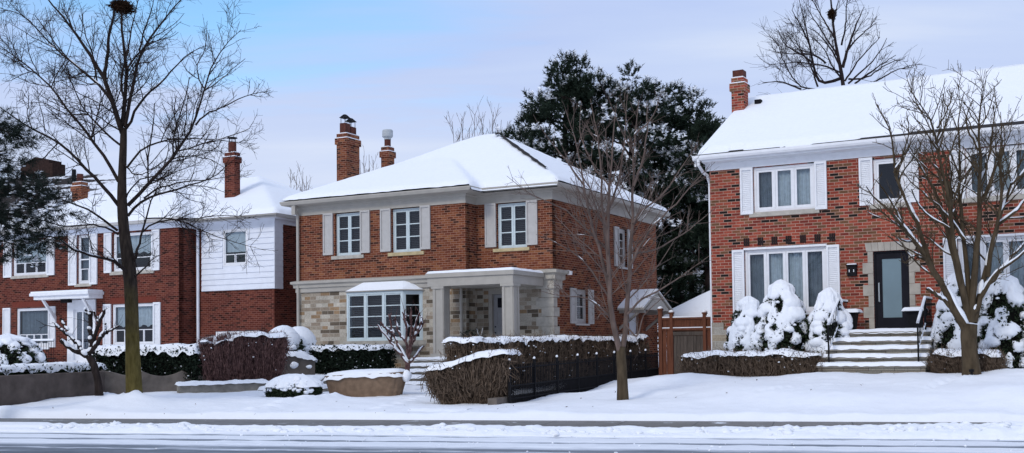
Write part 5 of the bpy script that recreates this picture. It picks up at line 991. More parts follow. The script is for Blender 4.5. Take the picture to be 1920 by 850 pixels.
leaf_hedge('hedge', 'dark evergreen hedge with snow on top, below the bay window of the orange house', C.w(-7.9, -2.7, 0), C.w(-4.75, -2.7, 0), .95, .85, 1.72, 9000, .045, .11, seed=11, snow_specks=60)
leaf_hedge('hedge', 'dark evergreen hedge thick with snow behind the scalloped concrete wall', P(195, 680, 35.5)[:2], P(385, 680, 34.3)[:2], 1.0, .7, 1.75, 9000, .045, .13, seed=12, snow_specks=90, droop=.22)
leaf_hedge('hedge', 'low dark hedge with deep snow on top of the left retaining wall', P(-60, 690, 30.0)[:2], P(176, 690, 34.2)[:2], .85, .95, lambda U: 1.22+.012*U, 6500, .04, .12, mat=YEW, seed=13, snow_specks=70, droop=.2)

def snow_shrub(name, label, base, prof, nleaf, nblob, seed, cat='shrub', leaf=.045, bsz=(.09, .2), mat=YEW, thr=.15, group=None, squash=1., cap_top=.0):
    """prof: [(z, radius)] from the ground up; snow lies in lumps on the outside"""
    r = np.random.default_rng(seed); pr = np.array(prof, float); b = np.asarray(base, float)
    h = lambda z: np.interp(z, pr[:, 0], pr[:, 1]); zmax = pr[-1, 0]
    th = np.linspace(0, 2*np.pi, 25); zc = np.linspace(0, zmax*.96, 16); Zc, Th = np.meshgrid(zc, th, indexing='ij'); rc = np.maximum(h(Zc)-.09, .01); c0 = xyz(rc*np.cos(Th), rc*np.sin(Th)*squash, Zc); core = MB().grid(c0*(1+.08*vn(c0*4, seed)[..., None])+b)
    def surf(n, pw=1.):
        z = r.random(n*3)**pw*zmax; w = h(z)+.03; z = z[r.random(n*3) < w/w.max()][:n]; a = r.uniform(0, 2*np.pi, len(z)); q = h(z); return z, a, q
    z, a, q = surf(nleaf); k = q*r.uniform(.82, 1.06, len(z)); c = np.stack([k*np.cos(a), k*np.sin(a)*squash, z], 1); c = c*(1+.1*vn(c*3.5, seed)[:, None]); c = c[z < zmax*(.9 if cap_top else 2)]; lv = leaves(MB(), c+b, leaf)
    z, a, q = surf(nblob); prob = np.clip(thr+(z/zmax)*.95+.55*vn(np.stack([np.cos(a)*2, np.sin(a)*2, z*3], 1), seed+2), 0, 1); k = r.random(len(z)) < prob; z, a, q = z[k], a[k], q[k]; n = len(z)
    rad = q*.95; c = np.stack([rad*np.cos(a), rad*np.sin(a)*squash, z+.02], 1); s = r.uniform(*bsz, n)*(.7+.4*z/zmax); sn = MB(); blobs(sn, c+b, s[:, None]*np.array([1.05, 1.05, .72]), 2, .42, 2.0, seed)
    if cap_top:
        sn = MB(); na, nz_ = 170, 120; Th, Zc = np.meshgrid(np.linspace(0, 2*np.pi, na), np.linspace(.04, zmax, nz_), indexing='ij'); dirs = xyz(np.cos(Th), np.sin(Th), Zc)
        lz, la, _ = surf(150, .9); keep = r.random(len(lz)) < np.clip(-.03+.47*lz/zmax, .02, 1); lz, la = lz[keep], la[keep]; ls = r.uniform(.075, .165, len(lz))*(1+.35*(lz/zmax > .6)); best = np.zeros_like(Zc)-1; wv = .42*vn(dirs*np.array([3.2, 3.2, 3.6])+seed, seed+2)+.16*vn(dirs*np.array([8, 8, 8]), seed+6)
        for z_, a_, s_0 in zip(lz, la, ls):
            dx = (np.abs((Th-a_+np.pi) % (2*np.pi)-np.pi))*np.maximum(h(Zc), .12); dz_ = Zc-z_; d2 = (dx/(s_0*1.35))**2+np.where(dz_ > 0, dz_/(s_0*1.15), dz_/(s_0*.8))**2
            best = np.maximum(best, (1-d2-wv)*np.clip(s_0/.14, .6, 1.4))
        top_ = np.clip((Zc/zmax-.80)/.1, 0, 1); best = np.maximum(best, top_*.8-wv)
        blg = np.sqrt(np.clip(best, 0, 1.3)); rr_ = np.where(best > 0, h(Zc)+.125*blg-.02+.012*fbm(dirs*9, seed+4, 2), h(Zc)*.74-.02); tp = np.clip((zmax-Zc)/.16, 0, 1)**.5; sn.grid(np.stack([rr_*tp*np.cos(Th), rr_*tp*np.sin(Th)*squash, Zc+.03*blg], -1)+b)
        z, a, q = surf(130); k = r.random(len(z)) < .75; z, a, q = z[k], a[k], q[k]; blobs(sn, np.stack([q*np.cos(a), q*np.sin(a)*squash, z], 1)+b, r.uniform(.02, .065, (len(z), 1))*np.array([1.1, 1.1, .7]), 1, .5)
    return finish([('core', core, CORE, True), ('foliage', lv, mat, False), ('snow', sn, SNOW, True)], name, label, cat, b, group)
def cone(h, r, top=.1): return [(0, r*.8), (h*.15, r*.97), (h*.35, r), (h*.55, r*.82), (h*.75, r*.56), (h*.9, r*.32), (h, top)]
g = 'conical snow-covered shrubs by the right-hand house'
for lab, (u_, v_), hh, rr_, sd_ in (('snowy cone shrub at the left end of the front window, before the left shutter', (1.42, -1.05), 2.0, .62, 61), ('tallest snowy cone shrub, in the middle below the front window', (2.32, -1.0), 2.42, .78, 62), ('snowy cone shrub immediately left of the iron handrail by the front steps', (3.62, -1.05), 2.15, .62, 63),
     ('snowy cone shrub immediately right of the front steps, seen behind the vase shaped tree', (6.9, -1.0), 2.45, .72, 64), ('big snowy cone shrub right of the vase shaped tree trunk', (7.95, -1.0), 2.35, .74, 65), ('snowy cone shrub cut by the right edge of the picture', (8.85, -1.0), 2.3, .72, 66)):
    q = H.w(u_, v_, 1.0); snow_shrub('cone_shrub', lab, q, cone(hh, rr_), 5200, 360, sd_, group=g, thr=.12, cap_top=.2)
q = P(15, 690, 37); q[2] = 1.0; snow_shrub('shrub', 'rounded shrub buried in lumpy snow at the far left, by the stair railing', q, [(0, .9), (.4, 1.1), (.8, .95), (1.15, .55), (1.3, .1)], 5500, 420, 67, thr=.3, cap_top=.2)
for i, (px_, py_, D_, r_, lb) in enumerate(((530, 640, 38.3, .62, 'round evergreen shrub under a smooth snow dome, left of a second one'), (560, 645, 39.2, .60, 'round evergreen shrub under a smooth snow dome, nearer the beige stone house wall'))):
    q = P(px_, py_, D_); q[2] = 1.35; b = snow_shrub('dome_shrub', lb, q, [(0, r_*.85), (.3, r_), (.6, r_*.92), (.85, r_*.6), (1.0, .1)], 3500, 60, 70+i, thr=.05, group='snow dome shrubs')
    sm = MB(); v, f = ICO[3]; k = v[:, 2] > -.25; V = v*np.array([r_*1.02, r_*1.02, .68])*(1+.05*vn(v*2.2, i)[:, None]); low = v[:, 2] < .05; V[low] *= .93; V[:, 2] += .48; V[:, 2] = np.where(v[:, 2] < -.1, .42+.08*vn(v*6, 4), V[:, 2]); sm.add(V, f); sm.build('snow_dome', SNOW, b, True)
q = P(547, 742, 31.2); snow_shrub('mound_shrub', 'low mound of dark evergreen under frayed snow on the front lawn', q+np.array([0, .3, -.02]), [(0, .68), (.15, .76), (.3, .72), (.42, .5), (.5, .1)], 4200, 230, 81, thr=.12, bsz=(.05, .12), squash=.8)
sm = MB(); th = np.linspace(0, 2*np.pi, 60); rr_ = np.linspace(0, 1, 14); Rr, Th = np.meshgrid(rr_, th, indexing='ij'); frg = 1+.14*vn(xyz(np.cos(Th)*4, np.sin(Th)*4, 0*Th), 5)+.1*vn(xyz(np.cos(Th)*9, np.sin(Th)*9, 0*Th), 6); Xs = Rr*.78*frg*np.cos(Th); Ys = Rr*.62*frg*np.sin(Th); Zs = .60-.30*Rr**2.2-.06*(Rr > .98)+.03*fbm(xyz(Xs*5, Ys*5, 0), 5); sm.grid(xyz(Xs, Ys, Zs)+q+np.array([0, .3, -.02])); 
mr = [o for o in bpy.data.objects if o.name.startswith('mound_shrub')][0]; sm.v = [w_-np.array(mr.location) for w_ in sm.v]; sm.build('snow_cap', SNOW, mr, True)

# burlap-wrapped hedge, boat shaped, with snow lid
def burlap():
    a = P(612, 742, 32.6)[:2]; b_ = P(762, 736, 32.0)[:2]; c = (a+b_)/2; d = (b_-a)/np.linalg.norm(b_-a); n = np.array([-d[1], d[0]]); zb = gz1(*c)-.06; th = np.linspace(0, 2*np.pi, 140); zz = np.linspace(0, 1, 16); K, T_ = np.meshgrid(zz, th, indexing='ij')
    hl = 1.0+.17*K**.8; hw = .36+.16*K; sp = lambda t, e: np.sign(t)*np.abs(t)**e; U = hl*sp(np.cos(T_), .55); V = hw*sp(np.sin(T_), .6); fold = 1+.022*vn(xyz(np.cos(T_)*9, np.sin(T_)*9, K*1.2), 3)+.012*vn(xyz(np.cos(T_)*26, np.sin(T_)*26, K*2), 4); Z = zb+.02+(.66+.06*np.cos(T_))*K+.03*vn(xyz(U*1.5, V, 0), 8)*K
    m = MB().grid(frame_pts(c, d, n, U*fold, V*fold, Z)); s = MB(); rr2 = np.linspace(0, 1, 12); K, T_ = np.meshgrid(rr2, th, indexing='ij'); U = 1.20*K*sp(np.cos(T_), .55); V = .55*K*sp(np.sin(T_), .6); rim = .66+.06*np.cos(T_)*K; Z = zb+rim+.02+.13*np.sqrt(np.clip(1-K**4, 0, 1))+.03*fbm(xyz(U*2, V*2, 0), 6)-np.where(K > .99, .10+.05*vn(xyz(U*5, V*5, 0), 8), 0); s.grid(frame_pts(c, d, n, U, V, Z))
    blobs(s, [np.array([*(c+d*1.25-n*.1), zb+.62])], [[.13, .13, .17]], 2, .3)
    finish([('burlap_wrap', m, BURLAP, True), ('snow', s, SNOW, True)], 'wrapped_hedge', 'low boat shaped hedge wrapped in tan burlap under a thick snow lid', 'hedge', (c[0], c[1], zb))
burlap()

# ================================================================== WALLS, STEPS, FENCES
def wall_run(mb, pts, zt, zb, th, top=None, step=.1):
    """upright wall along plan polyline pts; zt(s) top height along its length"""
    pts = np.asarray(pts, float)[:, :2]; ds = np.r_[0, np.cumsum(np.linalg.norm(np.diff(pts, axis=0), axis=1))]; s = np.linspace(0, ds[-1], max(2, int(ds[-1]/step))); p = np.stack([np.interp(s, ds, pts[:, k]) for k in (0, 1)], 1)
    t = np.gradient(p, axis=0); t /= np.linalg.norm(t, axis=1, keepdims=True); n = np.stack([-t[:, 1], t[:, 0]], 1); z1 = zt(s)+0*s; z0 = zb+0*s
    sec = np.stack([np.c_[p-n*th/2, z0], np.c_[p-n*th/2, z1-.02], np.c_[p-n*(th/2-.02), z1], np.c_[p+n*(th/2-.02), z1], np.c_[p+n*th/2, z1-.02], np.c_[p+n*th/2, z0]], 1); mb.grid(sec)
    k = mb.n-len(s)*6; mb.f.append([list(range(k, k+6))]); e = k+(len(s)-1)*6; mb.f.append([list(range(e+5, e-1, -1))]); return mb
a, b_ = P(-70, 740, 29.0), P(186, 738, 33.2); m = wall_run(MB(), [a, b_, P(192, 735, 33.6)], lambda s: 1.08+.012*s, .0, .25)
tag(m.build('retaining_wall', CONCB, None, False), 'weathered brown concrete retaining wall under the low snowy hedge at the left', 'wall')
m = wall_run(MB(), [P(190, 735, 33.4), P(333, 732, 33.9), P(520, 715, 35.4)], lambda s: 1.13-.16*np.abs(np.sin(np.pi*s/1.12))**.8*1.0+.10*np.exp(-((s-.3)/.35)**2), .3, .2, step=.04)
tag(m.build('scalloped_wall', CONC, None, False), 'grey concrete garden wall with scalloped top edge behind the tall bare tree', 'wall')
r = empty('garden_kerb', 'low stone kerb wall with snow along its top, right of the tall bare tree', 'wall', (0, 0, 0)); wall_run(MB(), [P(334, 735, 32.6), P(500, 730, 33.9)], lambda s: .74+0*s, .2, .3).build('kerb_stone', STEP, r)
pp0, pp1 = P(334, 735, 32.6)[:2], P(500, 730, 33.9)[:2]; L_ = np.linalg.norm(pp1-pp0); d_ = (pp1-pp0)/L_; snow_cap(MB(), pp0, d_, np.array([-d_[1], d_[0]]), L_, .34, .74, .09, .05, seed=31).build('snow', SNOW, r, True) if False else None
sm = MB(); snow_cap(sm, pp0, d_, np.array([-d_[1], d_[0]]), L_, .34, .74, .09, .05, seed=31); sm.build('snow', SNOW, r, True)
r = empty('stone_wall', 'grey block wall with melting snow patches under the snow dome shrubs', 'wall', (0, 0, 0)); wall_run(MB(), [P(498, 700, 36.6), P(586, 692, 37.6)], lambda s: 1.42+.10*np.sin(s*2), .3, .35).build('wall', CONC, r)
pp0, pp1 = P(498, 700, 36.6)[:2], P(586, 692, 37.6)[:2]; L_ = np.linalg.norm(pp1-pp0); d_ = (pp1-pp0)/L_; n_ = np.array([-d_[1], d_[0]]); sm = MB(); snow_cap(sm, pp0, d_, n_, L_, .4, lambda U: 1.42+.1*np.sin(U*2), .12, .16, seed=33, lump=.9); blobs(sm, [P(552, 685, 36.6), P(580, 688, 37.0), P(505, 690, 36.3)], [[.13, .05, .11], [.10, .06, .06], [.1, .05, .05]], 2, .3); sm.build('snow', SNOW, r, True)
for i, (x, y, D_, sx, sy, sz, lb) in enumerate(((566, 706, 34.6, .62, .55, .30, 'snow covered stone step slab tilted beside the grey block wall'), (525, 716, 33.6, .55, .3, .14, 'flat snow capped stone block in front of the purple brown hedge'), (596, 718, 34.4, .35, .3, .16, 'small snow capped stone block next to the burlap wrapped hedge'))):
    q = P(x, y+8, D_); zb = gz1(q[0], q[1])-.05; r = empty('stone_step', lb, 'step', (q[0], q[1], zb), -R_(20 if i else 12)); tl = .10 if i == 0 else 0
    MB().hexa([(-sx, -sy, 0), (sx, -sy, 0), (sx, sy, 0), (-sx, sy, 0), (-sx, -sy, sz-tl), (sx, -sy, sz-tl), (sx, sy, sz+tl*1.6), (-sx, sy, sz+tl*1.6)]).build('block', STEP, r); sm = MB(); U, V = np.meshgrid(np.linspace(-sx-.02, sx+.02, 26), np.linspace(-sy-.02, sy+.02, 22), indexing='ij'); e = np.minimum(sx+.02-abs(U), sy+.02-abs(V)); sm.grid(xyz(U, V, sz+(V/sy)*tl*1.3-.05+.17*np.sqrt(np.clip(e/.1, 0, 1)-.5*np.clip(e/.1, 0, 1)**2)+.015*fbm(xyz(U*4, V*4, i), 4))); sm.build('snow', SNOW, r, True)

def steps(Hs, u0, u1, v_top, n, z0, z1, tread, label, taper=0., seed=1, nose=.03):
    r = empty('stone_steps', label, 'steps', Hs.o, -Hs.az); m = MB(); rise = (z1-z0)/n; sn = MB(); fz = MB()
    for k in range(n):
        zt = z1-k*rise; v = v_top-k*tread; a, b = u0-taper*k, u1-taper*.1*k; m.box(a, b, v+.02, v+tread+(1.3 if k == 0 else .3), zt-rise-.35, zt-.07)
        fz.box(a-nose, b+nose, v-nose, v+tread+(1.25 if k == 0 else .02), zt-.068, zt)
        U, V = np.meshgrid(np.linspace(a-nose, b+nose, 90), np.linspace(v-nose-.015, v+tread+(1.2 if k == 0 else .03), 16), indexing='ij'); p = xyz(U, V, k); e = np.minimum(np.minimum(U-a+nose, b+nose-U), V-(v-nose-.015)); sn.grid(xyz(U, V, zt-.012+(.085*(1+.35*fbm(p*2.4, seed, 3)))*np.sqrt(np.clip(e/.06, 0, 1))-.02*(1-np.clip(e/.03, 0, 1))*(1+vn(p*8, 3))))
    m.build('riser', brick_mat('step_block_%d' % seed, [(0, (.20, .185, .155)), (.4, (.27, .25, .21)), (.7, (.23, .20, .16))], (.06, .055, .05), .62, .25, .012), r); fz.build('tread', STEP, r); sn.build('snow', SNOW, r, True); return r
ST = steps(H, 3.78, 6.28, -1.32, 5, .93, 1.97, .30, 'five wide grey stone steps with snow leading to the black front door', .03, 1)
for lab, u_ in (('left', 3.92), ('right', 6.1)):
    m = MB(); zt = lambda v: 2.78 if v > -1.35 else 2.78+(v+1.35)*.58
    p0 = (u_, -2.42, 2.13); p1 = (u_, -1.3, 2.80); p2 = (u_+(.0 if lab == 'left' else .32), -1.0, 2.80)
    m.tube([p0, p1], .022, 6); m.tube([(u_, -2.42, 1.5), (u_, -1.3, 2.16)], .014, 6); m.tube([(u_, -2.42, 1.15), (u_, -2.42, 2.13)], .024, 6); m.tube([(u_, -1.3, 1.95), (u_, -1.3, 2.82)], .024, 6)
    for k in (.2, .36, .52, .68, .84): v = -2.42+1.12*k; m.tube([(u_, v, 1.5+.66*k), (u_, v, 2.13+.67*k)], .009, 5)
    for k in (.28, .6): v = -2.42+1.12*k; t = np.linspace(0, 2*np.pi, 14); m.tube(np.stack([0*t+u_, v+.07*np.cos(t), 1.83+.66*k+.09*np.sin(t)], 1), .008, 4, False)
    # return panel along the landing, back to the wall
    m.tube([p1, (u_, -.25, 2.80)], .022, 6); m.tube([(u_, -1.3, 2.16), (u_, -.25, 2.16)], .014, 6)
    for k in range(1, 8): m.tube([(u_, -1.3+k*.135, 2.1), (u_, -1.3+k*.135, 2.8)], .009, 5)
    for k in (.25, .7): t = np.linspace(0, 4*np.pi, 24); m.tube(np.stack([0*t+u_, -1.3+1.0*k+.07*np.cos(t)*(1-t/30), 2.45+.10*np.sin(t)], 1), .008, 4, False)
    hr = m.build('handrail', BLACKM, ST, False); s2 = MB(); s2.tubes(np.array([resample([p0, p1], 8)+np.array([0, 0, .035])]), np.full((1, 8), .038), 6, True); s2.tubes(np.array([resample([p1, (u_, -.3, 2.80)], 6)+np.array([0, 0, .03])]), np.full((1, 6), .033), 6, True); s2.tubes(np.array([resample([(u_, -2.4, 1.5), (u_, -1.35, 2.14)], 6)+np.array([0, 0, .02])]), np.full((1, 6), .02), 5, True); s2.build('snow', SNOW, hr, True)
steps(C, -3.85, -1.0, -2.5, 5, .42, 1.34, .36, 'grey stone steps with snow climbing to the porch of the orange brick house', .0, 2)
for lab, u_ in (('square dark planter with a snow slab on top, left of the black front door', 4.06), ('square dark planter with a snow slab on top, right of the black front door', 5.74)):
    r = empty('planter', lab, 'planter', H.w(u_, -.62, 1.97), -H.az, 'planters at the black front door'); s = .19
    MB().hexa([(-.13, -.13, 0), (.13, -.13, 0), (.13, .13, 0), (-.13, .13, 0), (-s, -s, .5), (s, -s, .5), (s, s, .5), (-s, s, .5)]).box(-s-.04, s+.04, -s-.04, s+.04, .501, .55).build('pot', BLACKM, r)
    U, V = np.meshgrid(np.linspace(-.3, .3, 16), np.linspace(-.3, .3, 16), indexing='ij'); e = .3-np.maximum(abs(U), abs(V)); MB().grid(xyz(U, V, .53+.10*np.sqrt(np.clip(e/.07, 0, 1)))).grid(xyz(U, V, .545+0*U), True).build('snow', SNOW, r, True)
bx = [H.w(4.02, 0, 0)[k] for k in range(3)]; r = empty('mailbox', 'black wall mailbox with snow on its lid, left of the black front door', 'mailbox', H.w(4.02, 0, 3.48), -H.az); MB().box(-.12, .12, -.13, -.003, .03, .3).box(-.14, .14, -.15, -.003, .301, .345).build('box', BLACKM, r); MB().hexa([(-.13, -.14, .346), (.13, -.14, .346), (.13, -.01, .346), (-.13, -.01, .346), (-.11, -.12, .372), (.11, -.12, .372), (.11, -.01, .38), (-.11, -.01, .38)]).build('snow', SNOW, r); MB().box(-.07, -.05, -.136, -.1305, .14, .21).box(.05, .07, -.136, -.1305, .14, .21).build('slot', WHITE, r)
q = P(1822, 706, 26.6); m = MB().lathe([(.03, -.1), (.03, .10), (.06, .10), (.06, .16), (0, .17)], tuple(q), 10); tag(m.build('path_light', BLACKM), 'tiny dark garden spotlight at the foot of the vase shaped tree', 'light')
# porch winter arrangement
q = C.w(-2.25, -1.5, 1.34); m = MB(); r = empty('winter_planter', 'pot of dark evergreen boughs and snowy twigs beside the porch railing', 'planter', q); MB().lathe([(0, 0), (.17, 0), (.23, .4), (.19, .4), (.19, .33), (0, .33)], (0, 0, 0), 14).build('pot', STEP, r)
c_ = rng.normal(size=(120, 3))*np.array([.2, .2, .14])+np.array([0, 0, .55]); a_ = rand_dirs(120)+np.array([0, 0, .3]); tufts(MB(), c_, a_/np.linalg.norm(a_, axis=1, keepdims=True), .22, 20, .006, .7)
m = MB(); tufts(m, c_, a_/np.linalg.norm(a_, axis=1, keepdims=True), .22, 20, .006, .7); m.build('foliage', PINE, r); m = MB(); m.tube([(.2, 0, .5), (.22, 0, .8), (.17, 0, 1.0)], .012, 5); m.tube([(.3, 0, .5), (.31, 0, .75), (.37, 0, 1.0)], .012, 5); m.tube([(.22, 0, .8), (.29, 0, .72), (.31, 0, .75)], .012, 5); blobs(m, [(.26, -.05, .62), (.18, -.1, .4), (.2, -.1, .2)], [.07, .08, .09], 2, .4); m.build('snow', SNOW, r, True)

# black iron fence
def iron_fence():
    a = np.array([-.09, 28.5]); b = np.array([5.05, 39.6]); L = np.linalg.norm(b-a); d = (b-a)/L; az = math.atan2(d[1], d[0]); zb = lambda s: .28+(.50-.28)*s/L
    r = empty('iron_fence', 'black iron picket fence with snowy post caps, before the long brown hedge', 'fence', (a[0], a[1], 0), az); m = MB(); n = int(L/.105); pk = []
    for k in range(n): s = k*.105+.05; pk.append([(s, 0, zb(s)+.0), (s, 0, zb(s)+.96)])
    pk = np.array(pk); m.tubes(pk, np.full(pk.shape[:2], .0125), 4); 
    sh = []
    for k in range(n): s = k*.105+.1025; sh.append([(s, 0, zb(s)+.0), (s, 0, zb(s)+.42)])
    m.tubes(np.array(sh), np.full((n, 2), .008), 4); m.build('picket', BLACKM, r)
    rl = MB()
    for h in (.10, .42, .86): rl.hexa([(0, -.015, zb(0)+h), (L, -.015, zb(L)+h), (L, .015, zb(L)+h), (0, .015, zb(0)+h), (0, -.015, zb(0)+h+.035), (L, -.015, zb(L)+h+.035), (L, .015, zb(L)+h+.035), (0, .015, zb(0)+h+.035)])
    rl.build('rail', BLACKM, r)
    k = 9
    p0 = MB().box(-.03, .03, -.03, .03, 0, 1.02); p0.lathe([(.045, 1.02), (.045, 1.04), (0, 1.09)], (0, 0, 0), 8); po = p0.build('post', BLACKM, r); sm = blobs(MB(), [(0, 0, 1.09)], [[.04, .04, .04]], 1, .3).build('snow', SNOW, po, True)
    for i in range(k):
        s = .02+(L-.04)*i/(k-1)
        if i == 0: po.location = (s, 0, zb(s)); continue
        c = po.copy(); COL.objects.link(c); c.location = (s, 0, zb(s)); c.parent = r; e = sm.copy(); COL.objects.link(e); e.parent = c
    kb = MB(); kb.hexa([(-.6, -.12, -.1), (L, -.12, .1), (L, .12, .1), (-.6, .12, -.1), (-.6, -.12, zb(0)+.16), (L, -.12, zb(L)+.12), (L, .12, zb(L)+.12), (-.6, .12, zb(0)+.16)])
    tag(kb.build('fence_kerb', CONC), 'low dark concrete kerb under the black iron fence', 'kerb'); o = [q for q in bpy.data.objects if q.name == 'fence_kerb'][0]; o.location = (a[0]-d[1]*.18, a[1]+d[0]*.18, 0); o.rotation_euler = (0, 0, az)
iron_fence()
# cedar fence with gate panel between the houses
def cedar():
    a = np.array(P(1236, 650, 38.6)[:2]); az = -R_(28); r = empty('wooden_fence', 'reddish cedar fence with a grey gate and tall posts, between the two brick houses', 'fence', (a[0], a[1], 0), az)
    for x, w_, zt in ((.0, .13, 2.88), (.40, .11, 2.75), (1.55, .11, 2.72), (2.7, .11, 2.74)):
        p = MB().box(x, x+w_, -.07, .05, .4, zt).box(x-.02, x+w_+.02, -.09, .07, zt+.001, zt+.05).build('post', WOODF, r); blobs(MB(), [(x+w_/2, -.01, zt+.07)], [[.09, .09, .06]], 2, .2).build('snow', SNOW, p, True)
    m = MB()
    for k in range(2): m.box(.135+k*.135, .26+k*.135, -.02, .0, .5, 2.2)
    m.build('board', WOODF, r); m = MB()
    for k in range(20): x = 1.68+k*.14; m.box(x, x+.13, -.02, 0, .5, 2.18)
    m.build('board', WOODF, r); m = MB()
    for k in range(9): x = .525+k*.115; m.box(x, x+.108, -.025, -.005, .62, 2.02)
    m.box(.52, 1.545, -.055, -.026, 2.03, 2.15); m.box(.52, 1.545, -.055, -.026, .56, .68); m.build('gate', WOODG, r)
    m = MB(); m.box(.13, 4.6, -.045, .02, 2.2, 2.27); m.box(.13, 4.6, -.04, .015, 2.56, 2.62)
    for k in range(64): x = .14+k*.07; m.hexa([(x, -.012, 2.275), (x+.02, -.012, 2.275), (x+.02, -.006, 2.275), (x, -.006, 2.275), (x+.05, -.012, 2.555), (x+.07, -.012, 2.555), (x+.07, -.006, 2.555), (x+.05, -.006, 2.555)]); m.hexa([(x+.05, -.004, 2.275), (x+.07, -.004, 2.275), (x+.07, .002, 2.275), (x+.05, .002, 2.275), (x, -.004, 2.555), (x+.02, -.004, 2.555), (x+.02, .002, 2.555), (x, .002, 2.555)])
    m.box(.13, 4.6, .004, .012, 2.275, 2.555); m.build('lattice', WOODF, r); s = MB().box(.14, 4.5, -.05, .015, 2.271, 2.30); s.box(.14, 4.5, -.045, .01, 2.621, 2.66); s.build('snow', SNOW, r)
cedar()

n = 46; q = np.array([P(x, y, 27) for x, y in zip(rng.uniform(20, 1900, n), rng.uniform(752, 782, n))]); x_ = rng.uniform(-12, 11, n); y_ = rng.uniform(25.5, 29.5, n); m = MB(); c = np.stack([x_, y_, gz(x_, y_)+snow_rel(x_, y_)+.012], 1); leaves(m, c, .03, np.array([0, 0, 1.5])); tag(m.build('fallen_leaves', TWIGB), 'few tiny dark dead leaves scattered over the snowy front lawns', 'leaves', None, 'stuff')
n = 240; t_ = rng.choice([20.5, 20.95, 19.25, 19.8, 18.6, 17.5], n)+rng.normal(size=n)*.16; s_ = rng.uniform(-11.5, 9.5, n); cs = np.stack([s_*RS[0]+t_*RT[0], s_*RS[1]+t_*RT[1], .012+0*s_], 1); o = blobs(MB(), cs, (.005+.018*rng.random((n, 1))**2.5)*np.array([1.3, 1.3, .8]), 1, .6).build('snow_chunks', SNOW); tag(o, 'small loose chunks of snow thrown along the tyre ruts of the road', 'snow', None, 'stuff')
q = P(815, 778, 26.3); r = empty('walkway_slab', 'thin dark edge of a walkway slab showing through snow near the sidewalk', 'slab', (q[0], q[1], q[2]), -RA)
MB().box(-.62, .62, 0, .5, -.15, .035).build('slab', STEP, r); U, V = np.meshgrid(np.linspace(-.7, .7, 40), np.linspace(.0, .7, 20), indexing='ij'); MB().grid(xyz(U, V+.02, .036+.09*np.sqrt(np.clip(V/.25, 0, 1))*(1+.3*fbm(xyz(U*3, V*3, 0), 4))-.16*np.clip((np.abs(U)-.45)/.25, 0, 1)*0)).build('snow', SNOW, r, True)

# ================================================================== LIGHT AND SKY
SUN_EL, SUN_AZ = R_(36), R_(215)     # azimuth clockwise from north (+Y): behind the camera, to its left
w = bpy.data.worlds.new('World'); SC.world = w; w.use_nodes = True; nt = w.node_tree; nt.nodes.clear()
N = nt.nodes.new; lk = nt.links.new
out = N('ShaderNodeOutputWorld'); bg = N('ShaderNodeBackground'); lk(bg.outputs[0], out.inputs[0]); STR = .15; bg.inputs[1].default_value = STR
sky = N('ShaderNodeTexSky'); sky.sky_type = 'NISHITA'; sky.sun_disc = False; sky.sun_elevation = SUN_EL; sky.sun_rotation = SUN_AZ; sky.air_density = 1.0; sky.dust_density = .6; sky.ozone_density = 2.
tc = N('ShaderNodeTexCoord'); sp = N('ShaderNodeSeparateXYZ'); lk(tc.outputs['Generated'], sp.inputs[0])
def M(op, a, b=0.):
    o = N('ShaderNodeMath'); o.operation = op
    for k, v in enumerate((a, b)):
        if isinstance(v, bpy.types.NodeSocket): lk(v, o.inputs[k])
        else: o.inputs[k].default_value = v
    return o.outputs[0]
def ramp(f, st):
    r = N('ShaderNodeValToRGB'); e = r.color_ramp.elements
    while len(e) < len(st): e.new(.5)
    for q, (p, c) in zip(e, st): q.position = p; q.color = (*c, 1)
    lk(f, r.inputs[0]); return r.outputs[0]
zz = M('ADD', M('MAXIMUM', sp.outputs[2], 0.), .12); cx, cy = M('DIVIDE', sp.outputs[0], zz), M('DIVIDE', sp.outputs[1], zz)
cb = N('ShaderNodeCombineXYZ'); lk(cx, cb.inputs[0]); lk(cy, cb.inputs[1])
mp = N('ShaderNodeMapping'); mp.inputs['Scale'].default_value = (.6, 2.1, 1); mp.inputs['Rotation'].default_value = (0, 0, R_(-16)); mp.inputs['Location'].default_value = (3.3, 1.2, 0); lk(cb.outputs[0], mp.inputs[0])
ns = N('ShaderNodeTexNoise'); ns.inputs['Scale'].default_value = 1.1; ns.inputs['Detail'].default_value = 7; ns.inputs['Roughness'].default_value = .55; ns.inputs['Distortion'].default_value = .3; lk(mp.outputs[0], ns.inputs['Vector'])
ns2 = N('ShaderNodeTexNoise'); ns2.inputs['Scale'].default_value = .55; ns2.inputs['Detail'].default_value = 4; lk(mp.outputs[0], ns2.inputs['Vector'])
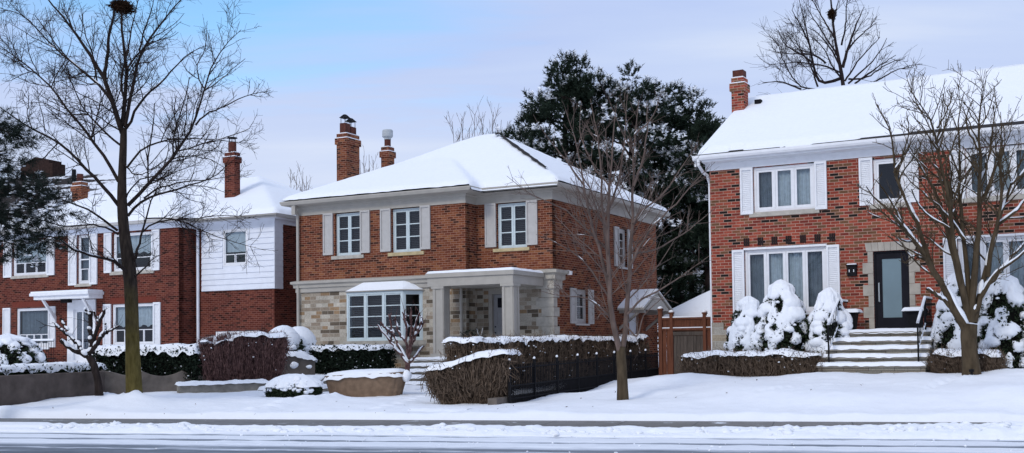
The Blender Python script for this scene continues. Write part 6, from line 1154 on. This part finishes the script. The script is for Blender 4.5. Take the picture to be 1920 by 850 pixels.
# clearer air higher up to the left of the street, thick cloud elsewhere
hx = M('DIVIDE', sp.outputs[0], M('MAXIMUM', sp.outputs[1], .05))
clr = M('MULTIPLY', M('SUBTRACT', 1., M('MINIMUM', M('ABSOLUTE', M('DIVIDE', M('SUBTRACT', hx, -.25), .34)), 1.)), M('MINIMUM', M('MAXIMUM', M('DIVIDE', M('SUBTRACT', sp.outputs[2], .17), .12), 0.), 1.))
cov = M('SUBTRACT', M('ADD', M('MULTIPLY', M('SUBTRACT', ns.outputs['Fac'], .5), 2.2), .93), M('MULTIPLY', clr, .98))
mask = ramp(cov, [(.08, (0, 0, 0)), (.75, (1, 1, 1))])
ccol = ramp(M('ADD', M('MULTIPLY', ns2.outputs['Fac'], .6), M('MULTIPLY', ns.outputs['Fac'], .4)), [(.34, (.47/STR, .59/STR, .92/STR)), (.50, (.575/STR, .685/STR, .945/STR)), (.62, (.73/STR, .81/STR, .97/STR))])
lowc = N('ShaderNodeMix'); lowc.data_type = 'RGBA'; lk(ramp(sp.outputs[2], [(.06, (1, 1, 1)), (.26, (0, 0, 0))]), lowc.inputs[0]); lk(ccol, lowc.inputs[6]); lowc.inputs[7].default_value = (.665/STR, .745/STR, .95/STR, 1)
mxn = N('ShaderNodeMix'); mxn.data_type = 'RGBA'; lk(mask, mxn.inputs[0]); skb = N('ShaderNodeMix'); skb.data_type = 'RGBA'; skb.blend_type = 'MULTIPLY'; skb.inputs[0].default_value = 1; lk(sky.outputs[0], skb.inputs[6]); skb.inputs[7].default_value = (1.15, 1.42, 1.5, 1)
lk(skb.outputs[2], mxn.inputs[6]); lk(lowc.outputs[2], mxn.inputs[7]); lk(mxn.outputs[2], bg.inputs[0])
sd = bpy.data.lights.new('sun', 'SUN'); sd.energy = 1.25; sd.angle = R_(14); sd.color = (1, .95, .87); so = bpy.data.objects.new('sun', sd); COL.objects.link(so)
dv = Vector((math.sin(SUN_AZ)*math.cos(SUN_EL), math.cos(SUN_AZ)*math.cos(SUN_EL), math.sin(SUN_EL))); so.rotation_euler = dv.to_track_quat('Z', 'Y').to_euler()
vs = SC.view_settings; vs.view_transform = 'Standard'; vs.look = 'None'; vs.exposure = 0; vs.gamma = 1
SC.render.engine = 'CYCLES'; SC.cycles.max_bounces = 6; SC.cycles.transparent_max_bounces = 8; SC.cycles.use_denoising = True
